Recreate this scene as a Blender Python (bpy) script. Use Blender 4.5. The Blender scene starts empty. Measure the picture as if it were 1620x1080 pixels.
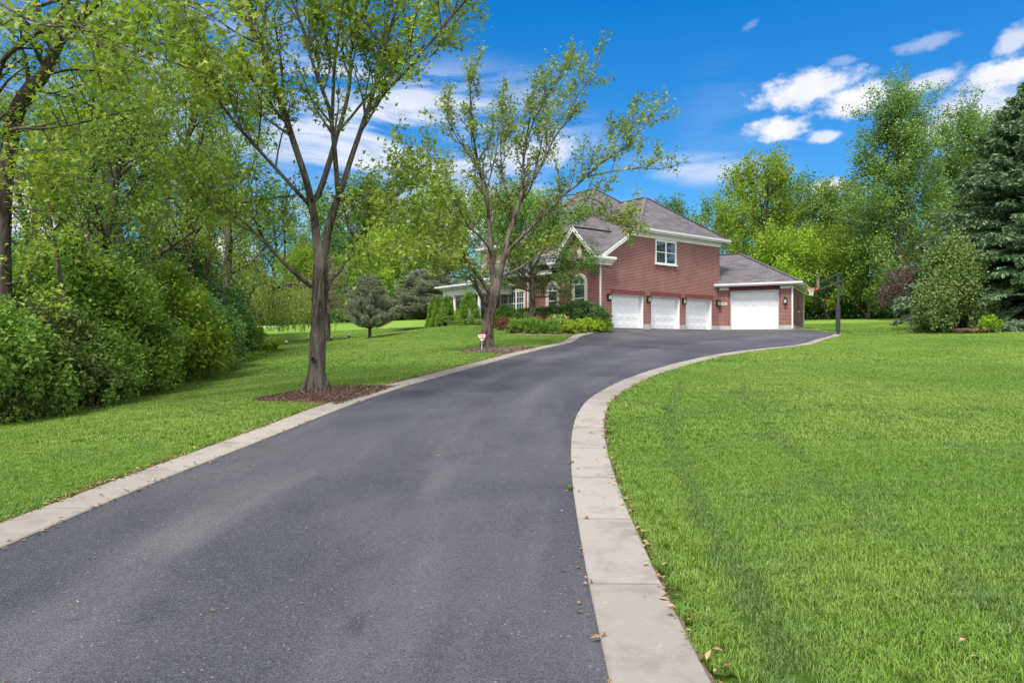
import bpy, math, random
import numpy as np
from mathutils import Vector, Matrix, Euler

# ------------------------------------------------------------------ camera
S = bpy.context.scene
COL = S.collection
F_PX, CX, CY, EYE = 1080.0, 810.0, 540.0, 1.6
cam_d = bpy.data.cameras.new('camera')
cam_d.lens = 24.0; cam_d.sensor_width = 36.0
cam_d.clip_start = 0.05; cam_d.clip_end = 3000
cam = bpy.data.objects.new('camera', cam_d); COL.objects.link(cam)
cam.location = (0, 0, EYE); cam.rotation_euler = (math.radians(90), 0, 0)
S.camera = cam

# ------------------------------------------------------------------ light
SUN_EL, SUN_AZ = math.radians(56), math.radians(205)     # azimuth clockwise from +Y
sun_d = bpy.data.lights.new('sun', 'SUN')
sun_d.energy = 2.5; sun_d.angle = math.radians(16); sun_d.color = (1.0, 0.95, 0.87)
sun = bpy.data.objects.new('sun', sun_d); COL.objects.link(sun)
sd = Vector((math.sin(SUN_AZ)*math.cos(SUN_EL), math.cos(SUN_AZ)*math.cos(SUN_EL), math.sin(SUN_EL)))
sun.rotation_euler = sd.to_track_quat('Z', 'Y').to_euler()
S.view_settings.view_transform = 'Standard'
S.view_settings.look = 'None'
S.view_settings.gamma = 1.0
S.view_settings.exposure = 1.07
S.cycles.max_bounces = 7
S.cycles.diffuse_bounces = 3
S.cycles.glossy_bounces = 2
S.cycles.transmission_bounces = 4
S.cycles.transparent_max_bounces = 4

# ------------------------------------------------------------------ world
world = bpy.data.worlds.new('World'); S.world = world; world.use_nodes = True
def build_world():
    nt = world.node_tree; N = nt.nodes; L = nt.links
    N.clear()
    out = N.new('ShaderNodeOutputWorld'); bg = N.new('ShaderNodeBackground')
    L.new(bg.outputs[0], out.inputs[0])
    sky = N.new('ShaderNodeTexSky'); sky.sky_type = 'NISHITA'; sky.sun_disc = False
    sky.sun_elevation = SUN_EL; sky.sun_rotation = SUN_AZ
    sky.air_density = 1.0; sky.dust_density = 0.3; sky.ozone_density = 3.0
    tc = N.new('ShaderNodeTexCoord')
    nrm = N.new('ShaderNodeVectorMath'); nrm.operation = 'NORMALIZE'
    L.new(tc.outputs['Generated'], nrm.inputs[0])
    sep = N.new('ShaderNodeSeparateXYZ'); L.new(nrm.outputs[0], sep.inputs[0])
    def M(op, a, b=None, c=None, clamp=False):
        n = N.new('ShaderNodeMath'); n.operation = op; n.use_clamp = clamp
        for i, v in enumerate((a, b, c)):
            if v is None: continue
            if isinstance(v, (int, float)): n.inputs[i].default_value = v
            else: L.new(v, n.inputs[i])
        return n.outputs[0]
    az = M('MULTIPLY', M('ARCTAN2', sep.outputs[0], sep.outputs[1]), 57.2958)
    el = M('MULTIPLY', M('ARCSINE', sep.outputs[2]), 57.2958)
    comb = N.new('ShaderNodeCombineXYZ')
    L.new(az, comb.inputs[0]); L.new(M('MULTIPLY', el, 1.6), comb.inputs[1])
    def noise(scale, detail, rough, vec=None, dist=0.0):
        n = N.new('ShaderNodeTexNoise'); n.inputs['Scale'].default_value = scale
        n.inputs['Detail'].default_value = detail; n.inputs['Roughness'].default_value = rough
        n.inputs['Distortion'].default_value = dist
        L.new(vec or comb.outputs[0], n.inputs['Vector']); return n.outputs['Fac']
    n1 = noise(0.62, 8, 0.62)
    n1c = M('SUBTRACT', n1, 0.5)
    def dirpx(px, py):
        dx = (px-CX)/F_PX; dz = (CY-py)/F_PX
        return math.degrees(math.atan(dx)), math.degrees(math.atan(dz/math.sqrt(1+dx*dx)))
    # fair-weather clouds: centre and half-size in degrees of azimuth and elevation
    puffs = [(1275,142,84,27,6,.95),(1355,158,55,26,0,1),(1228,205,44,19,0,1),(1300,218,26,10,0,.8),(1315,296,42,13,0,.95),
             (1592,114,62,20,6,1),(1470,132,46,16,8,.75),(1530,190,78,42,8,.82),(1465,68,40,11,3,.32),(1606,62,30,16,22,.7),
             (690,350,150,46,4,1),(570,335,60,30,0,1),(60,325,85,60,0,1),(180,255,60,24,0,.7),(840,245,100,30,10,.75),
             (1190,38,14,7,25,.16),(1330,98,22,8,0,.25),(360,395,60,26,0,.9),(250,170,60,30,0,.45)]
    acc = None
    for (px, py, hw, hh, tilt, op) in puffs:
        a0, e0 = dirpx(px, py)
        sa = math.degrees(hw/F_PX)*0.84; se = math.degrees(hh/F_PX)*0.80
        ct, st = math.cos(math.radians(tilt)), math.sin(math.radians(tilt))
        da = M('SUBTRACT', az, a0); de = M('SUBTRACT', el, e0)
        u = M('ADD', M('MULTIPLY', da, ct/sa), M('MULTIPLY', de, st/sa))
        v = M('ADD', M('MULTIPLY', da, -st/se), M('MULTIPLY', de, ct/se))
        d = M('SQRT', M('ADD', M('MULTIPLY', u, u), M('MULTIPLY', v, v)))
        d2 = M('MULTIPLY_ADD', n1c, -2.1, d)
        mr = N.new('ShaderNodeMapRange'); mr.interpolation_type = 'SMOOTHSTEP'
        L.new(d2, mr.inputs[0]); mr.inputs[1].default_value = 1.38; mr.inputs[2].default_value = 0.42
        mr.inputs[3].default_value = 0.0; mr.inputs[4].default_value = op
        acc = mr.outputs[0] if acc is None else M('MAXIMUM', acc, mr.outputs[0])
    # thin streaky cirrus
    st_v = N.new('ShaderNodeMapping'); st_v.vector_type = 'POINT'
    st_v.inputs['Scale'].default_value = (0.085, 0.27, 1); st_v.inputs['Rotation'].default_value = (0, 0, math.radians(7))
    L.new(comb.outputs[0], st_v.inputs['Vector'])
    ns = noise(1.0, 8, 0.58, st_v.outputs[0], 0.6)
    streak = None
    for (px, py, hw, hh, tilt, op) in [(640,215,330,115,3,.95),(560,120,170,60,-5,.6),(700,330,330,60,2,.8),(1120,268,150,30,-5,.55),(1150,215,90,120,0,.07),(300,120,330,170,0,.5)]:
        a0, e0 = dirpx(px, py)
        sa = math.degrees(hw/F_PX); se = math.degrees(hh/F_PX)
        ct, sn = math.cos(math.radians(tilt)), math.sin(math.radians(tilt))
        da = M('SUBTRACT', az, a0); de = M('SUBTRACT', el, e0)
        u = M('ADD', M('MULTIPLY', da, ct/sa), M('MULTIPLY', de, sn/sa))
        v = M('ADD', M('MULTIPLY', da, -sn/se), M('MULTIPLY', de, ct/se))
        d = M('SQRT', M('ADD', M('MULTIPLY', u, u), M('MULTIPLY', v, v)))
        mr = N.new('ShaderNodeMapRange'); mr.interpolation_type = 'SMOOTHSTEP'
        L.new(d, mr.inputs[0]); mr.inputs[1].default_value = 1.15; mr.inputs[2].default_value = 0.2
        mr.inputs[3].default_value = 0.0; mr.inputs[4].default_value = op
        streak = mr.outputs[0] if streak is None else M('MAXIMUM', streak, mr.outputs[0])
    sr = N.new('ShaderNodeMapRange'); sr.interpolation_type = 'SMOOTHSTEP'
    L.new(ns, sr.inputs[0]); sr.inputs[1].default_value = 0.38; sr.inputs[2].default_value = 0.62
    wisps = M('MULTIPLY', sr.outputs[0], streak)
    # unseen bright clouds behind the viewpoint and overhead, added as neutral fill light
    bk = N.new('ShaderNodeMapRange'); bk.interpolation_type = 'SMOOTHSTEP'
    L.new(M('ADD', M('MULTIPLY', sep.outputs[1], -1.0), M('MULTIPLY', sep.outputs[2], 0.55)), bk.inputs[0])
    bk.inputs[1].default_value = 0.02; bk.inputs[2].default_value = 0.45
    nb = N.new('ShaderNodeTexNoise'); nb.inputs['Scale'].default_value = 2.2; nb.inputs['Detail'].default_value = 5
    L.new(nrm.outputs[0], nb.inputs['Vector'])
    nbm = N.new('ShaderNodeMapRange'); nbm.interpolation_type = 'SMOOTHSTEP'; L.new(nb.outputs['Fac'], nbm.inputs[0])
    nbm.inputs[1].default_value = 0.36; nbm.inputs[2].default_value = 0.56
    fill_clouds = M('MULTIPLY', bk.outputs[0], nbm.outputs[0])
    cl = M('MAXIMUM', M('MAXIMUM', acc, wisps), M('MULTIPLY', fill_clouds, 0.97))
    # colour: nishita, deepened
    tint = N.new('ShaderNodeMix'); tint.data_type = 'RGBA'; tint.blend_type = 'MULTIPLY'
    tint.inputs[0].default_value = 1.0
    L.new(sky.outputs[0], tint.inputs[6])
    tr = N.new('ShaderNodeMapRange'); L.new(el, tr.inputs[0]); tr.inputs[1].default_value = 4; tr.inputs[2].default_value = 26
    tm = N.new('ShaderNodeMix'); tm.data_type = 'RGBA'; L.new(tr.outputs[0], tm.inputs[0])
    tm.inputs[6].default_value = SKY_LOW; tm.inputs[7].default_value = SKY_TINT; L.new(tm.outputs[2], tint.inputs[7])
    shade = noise(0.55, 5, 0.6)
    cc = N.new('ShaderNodeMix'); cc.data_type = 'RGBA'
    L.new(shade, cc.inputs[0]); cc.inputs[6].default_value = CLOUD_DARK; cc.inputs[7].default_value = CLOUD_LIGHT
    mix = N.new('ShaderNodeMix'); mix.data_type = 'RGBA'
    L.new(cl, mix.inputs[0]); L.new(tint.outputs[2], mix.inputs[6]); L.new(cc.outputs[2], mix.inputs[7])
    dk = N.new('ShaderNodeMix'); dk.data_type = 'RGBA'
    L.new(fill_clouds, dk.inputs[0]); L.new(mix.outputs[2], dk.inputs[6]); dk.inputs[7].default_value = CLOUD_FILL
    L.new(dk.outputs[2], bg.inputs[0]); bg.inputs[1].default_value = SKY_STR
SKY_TINT = (0.03, 0.54, 0.92, 1)
SKY_LOW = (0.30, 0.56, 0.70, 1)
CLOUD_FILL = (10.5, 10.2, 9.8, 1)
CLOUD_DARK = (3.9, 4.05, 4.5, 1)
CLOUD_LIGHT = (5.3, 5.3, 5.4, 1)
SKY_STR = 0.10
build_world()

# ------------------------------------------------------------------ helpers
def W(px, py, Y):
    return Vector(((px-CX)/F_PX*Y, Y, EYE+(CY-py)/F_PX*Y))

def tag(o, label=None, cat=None, group=None, kind=None):
    if label: o['label'] = label
    if cat: o['category'] = cat
    if group: o['group'] = group
    if kind: o['kind'] = kind
    return o

def empty(name, loc=(0, 0, 0), rz=0.0, label=None, cat=None, group=None):
    o = bpy.data.objects.new(name, None); COL.objects.link(o)
    o.empty_display_size = 0.2
    o.location = loc; o.rotation_euler = (0, 0, rz)
    return tag(o, label, cat, group)

def copy_tree(o, parent=None):
    c = o.copy(); COL.objects.link(c); c.parent = parent
    for ch in list(o.children): copy_tree(ch, c)
    return c

def mesh_np(name, V, Fs, mat=None, parent=None, smooth=False, uv=None, link=True):
    """V (n,3); Fs list of int arrays (m,k)"""
    me = bpy.data.meshes.new(name)
    V = np.ascontiguousarray(V, dtype=np.float32)
    Fs = [np.ascontiguousarray(f, dtype=np.int32) for f in Fs if len(f)]
    me.vertices.add(len(V)); me.vertices.foreach_set('co', V.ravel())
    nl = sum(f.size for f in Fs); npol = sum(len(f) for f in Fs)
    me.loops.add(nl); me.loops.foreach_set('vertex_index', np.concatenate([f.ravel() for f in Fs]))
    me.polygons.add(npol)
    starts = []; off = 0
    for f in Fs:
        starts.append(off+np.arange(len(f), dtype=np.int32)*f.shape[1]); off += f.size
    me.polygons.foreach_set('loop_start', np.concatenate(starts))
    me.polygons.foreach_set('use_smooth', np.full(npol, bool(smooth)))
    me.update(calc_edges=True)
    if uv is not None:
        l = me.uv_layers.new(name='UVMap'); l.data.foreach_set('uv', np.ascontiguousarray(uv, dtype=np.float32).ravel())
    if mat: me.materials.append(mat)
    o = bpy.data.objects.new(name, me)
    if link: COL.objects.link(o)
    if parent: o.parent = parent
    return o

class MB:
    """collects polygons in a local frame (optional matrix), automatic metric UVs"""
    def __init__(s, mat4=None): s.v = []; s.f = []; s.uv = []; s.m = mat4
    def poly(s, pts):
        pts = [Vector(p) for p in pts]
        n = Vector((0, 0, 0))
        for i in range(len(pts)):
            a, b = pts[i], pts[(i+1) % len(pts)]
            n += Vector(((a.y-b.y)*(a.z+b.z), (a.z-b.z)*(a.x+b.x), (a.x-b.x)*(a.y+b.y)))
        if n.length < 1e-12: return
        n.normalize()
        h = Vector((-n.y, n.x, 0))
        if h.length < 0.05: ua = Vector((1, 0, 0)); va = Vector((0, 1, 0))
        else:
            ua = h.normalized(); va = n.cross(ua)
        i0 = len(s.v)
        for p in pts:
            s.uv.append((p.dot(ua), p.dot(va)))
            s.v.append(s.m @ p if s.m else p)
        s.f.append(list(range(i0, i0+len(pts))))
    def box(s, x0, x1, y0, y1, z0, z1):
        if x0 > x1: x0, x1 = x1, x0
        if y0 > y1: y0, y1 = y1, y0
        if z0 > z1: z0, z1 = z1, z0
        p = [(x0,y0,z0),(x1,y0,z0),(x1,y1,z0),(x0,y1,z0),(x0,y0,z1),(x1,y0,z1),(x1,y1,z1),(x0,y1,z1)]
        for q in ((0,3,2,1),(4,5,6,7),(0,1,5,4),(1,2,6,5),(2,3,7,6),(3,0,4,7)): s.poly([p[i] for i in q])
    def prism(s, pts, d):
        """extrude planar polygon by vector d"""
        pts = [Vector(p) for p in pts]; d = Vector(d)
        q = [p+d for p in pts]
        s.poly(pts[::-1]); s.poly(q)
        for i in range(len(pts)):
            j = (i+1) % len(pts)
            s.poly([pts[i], pts[j], q[j], q[i]])
    def bar(s, a, b, w, h):
        a = Vector(a); b = Vector(b); t = (b-a).normalized()
        ref = Vector((0, 0, 1)) if abs(t.z) < .95 else Vector((1, 0, 0))
        x = t.cross(ref).normalized()*w/2; y = x.cross(t).normalized()*h/2
        s.prism([a-x-y, a+x-y, a+x+y, a-x+y], b-a)
    def cyl(s, a, b, r0, r1, n=10, caps=True):
        a = Vector(a); b = Vector(b); t = (b-a).normalized()
        ref = Vector((0, 0, 1)) if abs(t.z) < .95 else Vector((1, 0, 0))
        x = t.cross(ref).normalized(); y = x.cross(t).normalized()
        A = [a+(x*math.cos(k*2*math.pi/n)+y*math.sin(k*2*math.pi/n))*r0 for k in range(n)]
        B = [b+(x*math.cos(k*2*math.pi/n)+y*math.sin(k*2*math.pi/n))*r1 for k in range(n)]
        for k in range(n):
            j = (k+1) % n; s.poly([A[j], A[k], B[k], B[j]])
        if caps: s.poly(A); s.poly(B[::-1])
    def build(s, name, mat, parent=None, smooth=False):
        me = bpy.data.meshes.new(name)
        me.from_pydata([tuple(v) for v in s.v], [], s.f)
        l = me.uv_layers.new(name='UVMap')
        l.data.foreach_set('uv', [c for uv in s.uv for c in uv])
        if smooth: me.polygons.foreach_set('use_smooth', [True]*len(me.polygons))
        me.materials.append(mat); me.update()
        o = bpy.data.objects.new(name, me); COL.objects.link(o)
        if parent: o.parent = parent
        return o

# ------------------------------------------------------------------ materials
def mat_base(name):
    m = bpy.data.materials.new(name); m.use_nodes = True
    nt = m.node_tree; nt.nodes.clear()
    out = nt.nodes.new('ShaderNodeOutputMaterial')
    return m, nt, nt.nodes, nt.links, out
def nz(N, L, scale, detail=4, rough=.5, vec=None, dist=0):
    n = N.new('ShaderNodeTexNoise'); n.inputs['Scale'].default_value = scale
    n.inputs['Detail'].default_value = detail; n.inputs['Roughness'].default_value = rough
    n.inputs['Distortion'].default_value = dist
    if vec is not None: L.new(vec, n.inputs['Vector'])
    return n.outputs['Fac']
def ramp(N, L, fac, stops):
    r = N.new('ShaderNodeValToRGB'); e = r.color_ramp.elements
    while len(e) < len(stops): e.new(0.5)
    for i, (p, c) in enumerate(stops): e[i].position = p; e[i].color = (*c, 1) if len(c) == 3 else c
    L.new(fac, r.inputs[0]); return r.outputs[0]
def mixc(N, L, fac, a, b, blend='MIX'):
    m = N.new('ShaderNodeMix'); m.data_type = 'RGBA'; m.blend_type = blend
    for i, v in ((0, fac), (6, a), (7, b)):
        if isinstance(v, (int, float)): m.inputs[i].default_value = v
        elif isinstance(v, tuple): m.inputs[i].default_value = (*v, 1) if len(v) == 3 else v
        else: L.new(v, m.inputs[i])
    return m.outputs[2]
def mapr(N, L, v, a, b, c=0., d=1., smooth=True):
    m = N.new('ShaderNodeMapRange')
    if smooth: m.interpolation_type = 'SMOOTHSTEP'
    L.new(v, m.inputs[0]); m.inputs[1].default_value = a; m.inputs[2].default_value = b
    m.inputs[3].default_value = c; m.inputs[4].default_value = d; return m.outputs[0]
def bump(N, L, h, strength, dist, nrm=None):
    b = N.new('ShaderNodeBump'); b.inputs['Strength'].default_value = strength; b.inputs['Distance'].default_value = dist
    L.new(h, b.inputs['Height'])
    if nrm: L.new(nrm, b.inputs['Normal'])
    return b.outputs[0]
def plain(name, col, rough=.6, metal=0., var=.12, scale=6., bumpd=0.0, spec=.5):
    m, nt, N, L, out = mat_base(name)
    p = N.new('ShaderNodeBsdfPrincipled'); L.new(p.outputs[0], out.inputs[0])
    tc = N.new('ShaderNodeTexCoord')
    f = nz(N, L, scale, 6, .6, tc.outputs['Object'])
    c = mixc(N, L, mapr(N, L, f, .3, .7), tuple(x*(1-var) for x in col), tuple(min(1, x*(1+var)) for x in col))
    L.new(c, p.inputs['Base Color']); p.inputs['Roughness'].default_value = rough
    p.inputs['Metallic'].default_value = metal; p.inputs['Specular IOR Level'].default_value = spec
    if bumpd: L.new(bump(N, L, nz(N, L, scale*12, 4, .6, tc.outputs['Object']), .6, bumpd), p.inputs['Normal'])
    return m
def leaf_mat(name, cols, trans=.35, rough=.5, nscale=.35):
    """cols: three colours dark/mid/light, random per leaf, plus slow drift across the plant"""
    m, nt, N, L, out = mat_base(name)
    g = N.new('ShaderNodeNewGeometry')
    c = ramp(N, L, g.outputs['Random Per Island'], [(0.0, cols[0]), (0.5, cols[1]), (1.0, cols[2])])
    f = nz(N, L, nscale, 3, .5, g.outputs['Position'])
    c2 = mixc(N, L, mapr(N, L, f, .35, .65, 0., .55), c, cols[2])
    p = N.new('ShaderNodeBsdfPrincipled'); L.new(c2, p.inputs['Base Color'])
    p.inputs['Roughness'].default_value = rough; p.inputs['Specular IOR Level'].default_value = .35
    t = N.new('ShaderNodeBsdfTranslucent')
    tcol = mixc(N, L, 1.0, c2, (1.08, 1.25, .55), 'MULTIPLY'); L.new(tcol, t.inputs[0])
    mx = N.new('ShaderNodeMixShader'); mx.inputs[0].default_value = trans
    L.new(p.outputs[0], mx.inputs[1]); L.new(t.outputs[0], mx.inputs[2]); L.new(mx.outputs[0], out.inputs[0])
    return m
def bark_mat(name, a, b, scale=9.):
    m, nt, N, L, out = mat_base(name)
    p = N.new('ShaderNodeBsdfPrincipled'); L.new(p.outputs[0], out.inputs[0])
    tc = N.new('ShaderNodeTexCoord'); mp = N.new('ShaderNodeMapping')
    mp.inputs['Scale'].default_value = (scale, scale, scale*.16); L.new(tc.outputs['Object'], mp.inputs[0])
    f = nz(N, L, 1.6, 7, .68, mp.outputs[0], .6)
    big = nz(N, L, 1.1, 3, .5, tc.outputs['Object'])
    c = ramp(N, L, f, [(.38, tuple(x*.30 for x in a)), (.49, a), (.62, b)])
    c = mixc(N, L, mapr(N, L, big, .4, .7, 0, .5), c, tuple(x*1.25 for x in b))
    L.new(c, p.inputs['Base Color']); p.inputs['Roughness'].default_value = .9
    p.inputs['Specular IOR Level'].default_value = .2
    L.new(bump(N, L, f, 1.0, .05), p.inputs['Normal'])
    return m

def brick_mat(name, c1, c2, mortar, bw, bh, ms=.011):
    m, nt, N, L, out = mat_base(name)
    p = N.new('ShaderNodeBsdfPrincipled'); L.new(p.outputs[0], out.inputs[0])
    tc = N.new('ShaderNodeTexCoord')
    b = N.new('ShaderNodeTexBrick'); L.new(tc.outputs['UV'], b.inputs['Vector'])
    b.inputs['Scale'].default_value = 1.0; b.inputs['Brick Width'].default_value = bw
    b.inputs['Row Height'].default_value = bh; b.inputs['Mortar Size'].default_value = ms
    b.inputs['Mortar Smooth'].default_value = .2; b.inputs['Bias'].default_value = 0.0
    b.inputs['Color1'].default_value = (*c1, 1); b.inputs['Color2'].default_value = (*c2, 1)
    b.inputs['Mortar'].default_value = (*mortar, 1)
    big = nz(N, L, .9, 5, .6, tc.outputs['Object'])
    c = mixc(N, L, mapr(N, L, big, .3, .7, 0, .35), b.outputs['Color'], tuple(x*.72 for x in c1))
    fine = nz(N, L, 25, 3, .6, tc.outputs['Object'])
    c = mixc(N, L, mapr(N, L, fine, .3, .7, 0, .25), c, tuple(x*1.3 for x in c2))
    L.new(c, p.inputs['Base Color']); p.inputs['Roughness'].default_value = .85
    p.inputs['Specular IOR Level'].default_value = .25
    inv = N.new('ShaderNodeMath'); inv.operation = 'SUBTRACT'; inv.inputs[0].default_value = 1
    L.new(b.outputs['Fac'], inv.inputs[1])
    L.new(bump(N, L, inv.outputs[0], .5, .008), p.inputs['Normal'])
    return m

MAT = {}
MAT['brick'] = brick_mat('brick', (.195, .038, .032), (.110, .025, .024), (.42, .30, .27), .28, .095, .019)
MAT['lintel'] = brick_mat('brick_lintel', (.19, .040, .037), (.13, .030, .030), (.30, .16, .15), .075, .5, .006)
MAT['shingle'] = brick_mat('shingle', (.165, .150, .160), (.080, .074, .086), (.045, .042, .05), .62, .20, .016)
MAT['white'] = plain('white_paint', (.70, .70, .70), .45, var=.03, scale=2)
MAT['door_white'] = plain('door_paint', (.70, .72, .76), .5, var=.02, scale=1.5)
MAT['cream'] = plain('cream_trim', (.62, .57, .47), .55, var=.05, scale=2)
MAT['siding'] = plain('cream_siding', (.50, .45, .34), .6, var=.06, scale=2)
MAT['found'] = plain('foundation_concrete', (.36, .36, .36), .9, var=.15, scale=3, bumpd=.01)
MAT['black'] = plain('black_metal', (.022, .023, .026), .45, .3, var=.15)
MAT['pole'] = plain('pole_black', (.035, .04, .046), .5, .2, var=.12)
MAT['pad'] = plain('pad_vinyl', (.018, .019, .022), .55, var=.2)
MAT['red'] = plain('rim_red', (.70, .055, .035), .4, var=.05)
MAT['net'] = plain('net_cord', (.62, .60, .50), .9, var=.1)
MAT['shutter'] = plain('dark_shutter', (.16, .03, .025), .6)
MAT['plaque'] = plain('plaque_stone', (.52, .50, .48), .6, var=.06)
MAT['ink'] = plain('ink', (.03, .03, .035), .6)
MAT['signred'] = plain('sign_red', (.42, .015, .03), .4, var=.04)
MAT['signwhite'] = plain('sign_white', (.75, .78, .80), .4, var=.03)
MAT['bark'] = bark_mat('bark_grey', (.062, .051, .043), (.135, .120, .102))
MAT['bark_dark'] = bark_mat('bark_dark', (.050, .040, .032), (.12, .10, .082), 6)
MAT['bark_rough'] = bark_mat('bark_rough', (.075, .058, .047), (.17, .14, .118), 6)
MAT['branch'] = bark_mat('branch_grey', (.10, .088, .072), (.20, .18, .15), 14)
MAT['wood_fresh'] = plain('cut_wood', (.30, .19, .13), .8, var=.2, scale=30)
def glass_mat(name, col, rough=.03):
    m, nt, N, L, out = mat_base(name)
    p = N.new('ShaderNodeBsdfPrincipled'); L.new(p.outputs[0], out.inputs[0])
    tc = N.new('ShaderNodeTexCoord')
    c = mixc(N, L, mapr(N, L, nz(N, L, 1.3, 4, .6, tc.outputs['Object']), .35, .65), col, tuple(x*2.5 for x in col))
    L.new(c, p.inputs['Base Color']); p.inputs['Roughness'].default_value = rough
    p.inputs['Specular IOR Level'].default_value = 1.0; p.inputs['IOR'].default_value = 1.6
    p.inputs['Coat Weight'].default_value = .6
    return m
MAT['glass'] = glass_mat('window_glass', (.02, .035, .04))
MAT['lamp_glass'] = glass_mat('lantern_glass', (.30, .29, .26), .15)

def asphalt_mat():
    m, nt, N, L, out = mat_base('asphalt')
    p = N.new('ShaderNodeBsdfPrincipled'); L.new(p.outputs[0], out.inputs[0])
    g = N.new('ShaderNodeNewGeometry'); P = g.outputs['Position']
    big = nz(N, L, .33, 5, .6, P, .4)
    mid = nz(N, L, 1.9, 5, .65, P)
    tcu = N.new('ShaderNodeTexCoord'); mp = N.new('ShaderNodeMapping')
    mp.inputs['Scale'].default_value = (.75, .16, 1); L.new(tcu.outputs['UV'], mp.inputs[0])
    st = nz(N, L, 1.0, 6, .62, mp.outputs[0], .3)
    c = mixc(N, L, mapr(N, L, big, .32, .68), (.031, .031, .042), (.070, .067, .078))
    c = mixc(N, L, mapr(N, L, st, .44, .72, 0, .5), c, (.125, .118, .124))
    c = mixc(N, L, mapr(N, L, mid, .5, .78, 0, .2), c, (.094, .088, .088))
    su = N.new('ShaderNodeSeparateXYZ'); L.new(tcu.outputs['UV'], su.inputs[0])
    wob = nz(N, L, .5, 3, .5, P)
    for cu in (1.55, 3.75):
        a_ = N.new('ShaderNodeMath'); a_.operation = 'MULTIPLY_ADD'; L.new(wob, a_.inputs[0]); a_.inputs[1].default_value = .5; L.new(su.outputs[0], a_.inputs[2])
        b_ = N.new('ShaderNodeMath'); b_.operation = 'SUBTRACT'; L.new(a_.outputs[0], b_.inputs[0]); b_.inputs[1].default_value = cu+.25
        d_ = N.new('ShaderNodeMath'); d_.operation = 'ABSOLUTE'; L.new(b_.outputs[0], d_.inputs[0])
        tr_ = N.new('ShaderNodeMath'); tr_.operation = 'MULTIPLY'; L.new(mapr(N, L, d_.outputs[0], .62, .12), tr_.inputs[0]); L.new(mapr(N, L, st, .30, .66, .06, .42), tr_.inputs[1])
        c = mixc(N, L, tr_.outputs[0], c, (.135, .130, .138))
    dark = nz(N, L, .8, 5, .7, P, .8)
    c = mixc(N, L, mapr(N, L, dark, .56, .72, 0, .65), c, (.024, .025, .036))
    v = N.new('ShaderNodeTexVoronoi'); v.inputs['Scale'].default_value = 130; L.new(P, v.inputs['Vector'])
    sepc = N.new('ShaderNodeSeparateColor'); L.new(v.outputs['Color'], sepc.inputs[0])
    c = mixc(N, L, mapr(N, L, sepc.outputs[0], .55, .98, 0, .33), c, (.20, .195, .212))
    c = mixc(N, L, mapr(N, L, sepc.outputs[1], .6, 1., 0, .6), c, (.018, .018, .022))
    v2 = N.new('ShaderNodeTexVoronoi'); v2.inputs['Scale'].default_value = 26; L.new(P, v2.inputs['Vector'])
    s2 = N.new('ShaderNodeSeparateColor'); L.new(v2.outputs['Color'], s2.inputs[0])
    near = mapr(N, L, v2.outputs['Distance'], .22, .12)
    mm = N.new('ShaderNodeMath'); mm.operation = 'MULTIPLY'; L.new(near, mm.inputs[0])
    L.new(mapr(N, L, s2.outputs[0], .90, .93), mm.inputs[1])
    c = mixc(N, L, mm.outputs[0], c, (.22, .20, .18))
    L.new(c, p.inputs['Base Color'])
    p.inputs['Roughness'].default_value = .62; p.inputs['Specular IOR Level'].default_value = .5
    b1 = bump(N, L, v.outputs['Distance'], .7, .006)
    L.new(bump(N, L, nz(N, L, 60, 4, .7, P), .5, .006, b1), p.inputs['Normal'])
    return m
MAT['asphalt'] = asphalt_mat()
def kerb_mat():
    m, nt, N, L, out = mat_base('kerb_concrete')
    p = N.new('ShaderNodeBsdfPrincipled'); L.new(p.outputs[0], out.inputs[0])
    g = N.new('ShaderNodeNewGeometry'); P = g.outputs['Position']
    rp = ramp(N, L, g.outputs['Random Per Island'], [(0, (.245, .222, .198)), (.5, (.292, .268, .242)), (1, (.305, .272, .240))])
    c = mixc(N, L, mapr(N, L, nz(N, L, 2.6, 7, .7, P), .45, .68, 0, .5), rp, (.150, .120, .098))
    c = mixc(N, L, mapr(N, L, nz(N, L, 14, 5, .7, P), .55, .8, 0, .5), c, (.42, .40, .36))
    fine = nz(N, L, 160, 3, .7, P)
    c = mixc(N, L, mapr(N, L, fine, .55, .8, 0, .35), c, (.15, .125, .105))
    L.new(c, p.inputs['Base Color']); p.inputs['Roughness'].default_value = .88
    p.inputs['Specular IOR Level'].default_value = .3
    L.new(bump(N, L, fine, .4, .004), p.inputs['Normal'])
    return m
MAT['kerb'] = kerb_mat()
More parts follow.
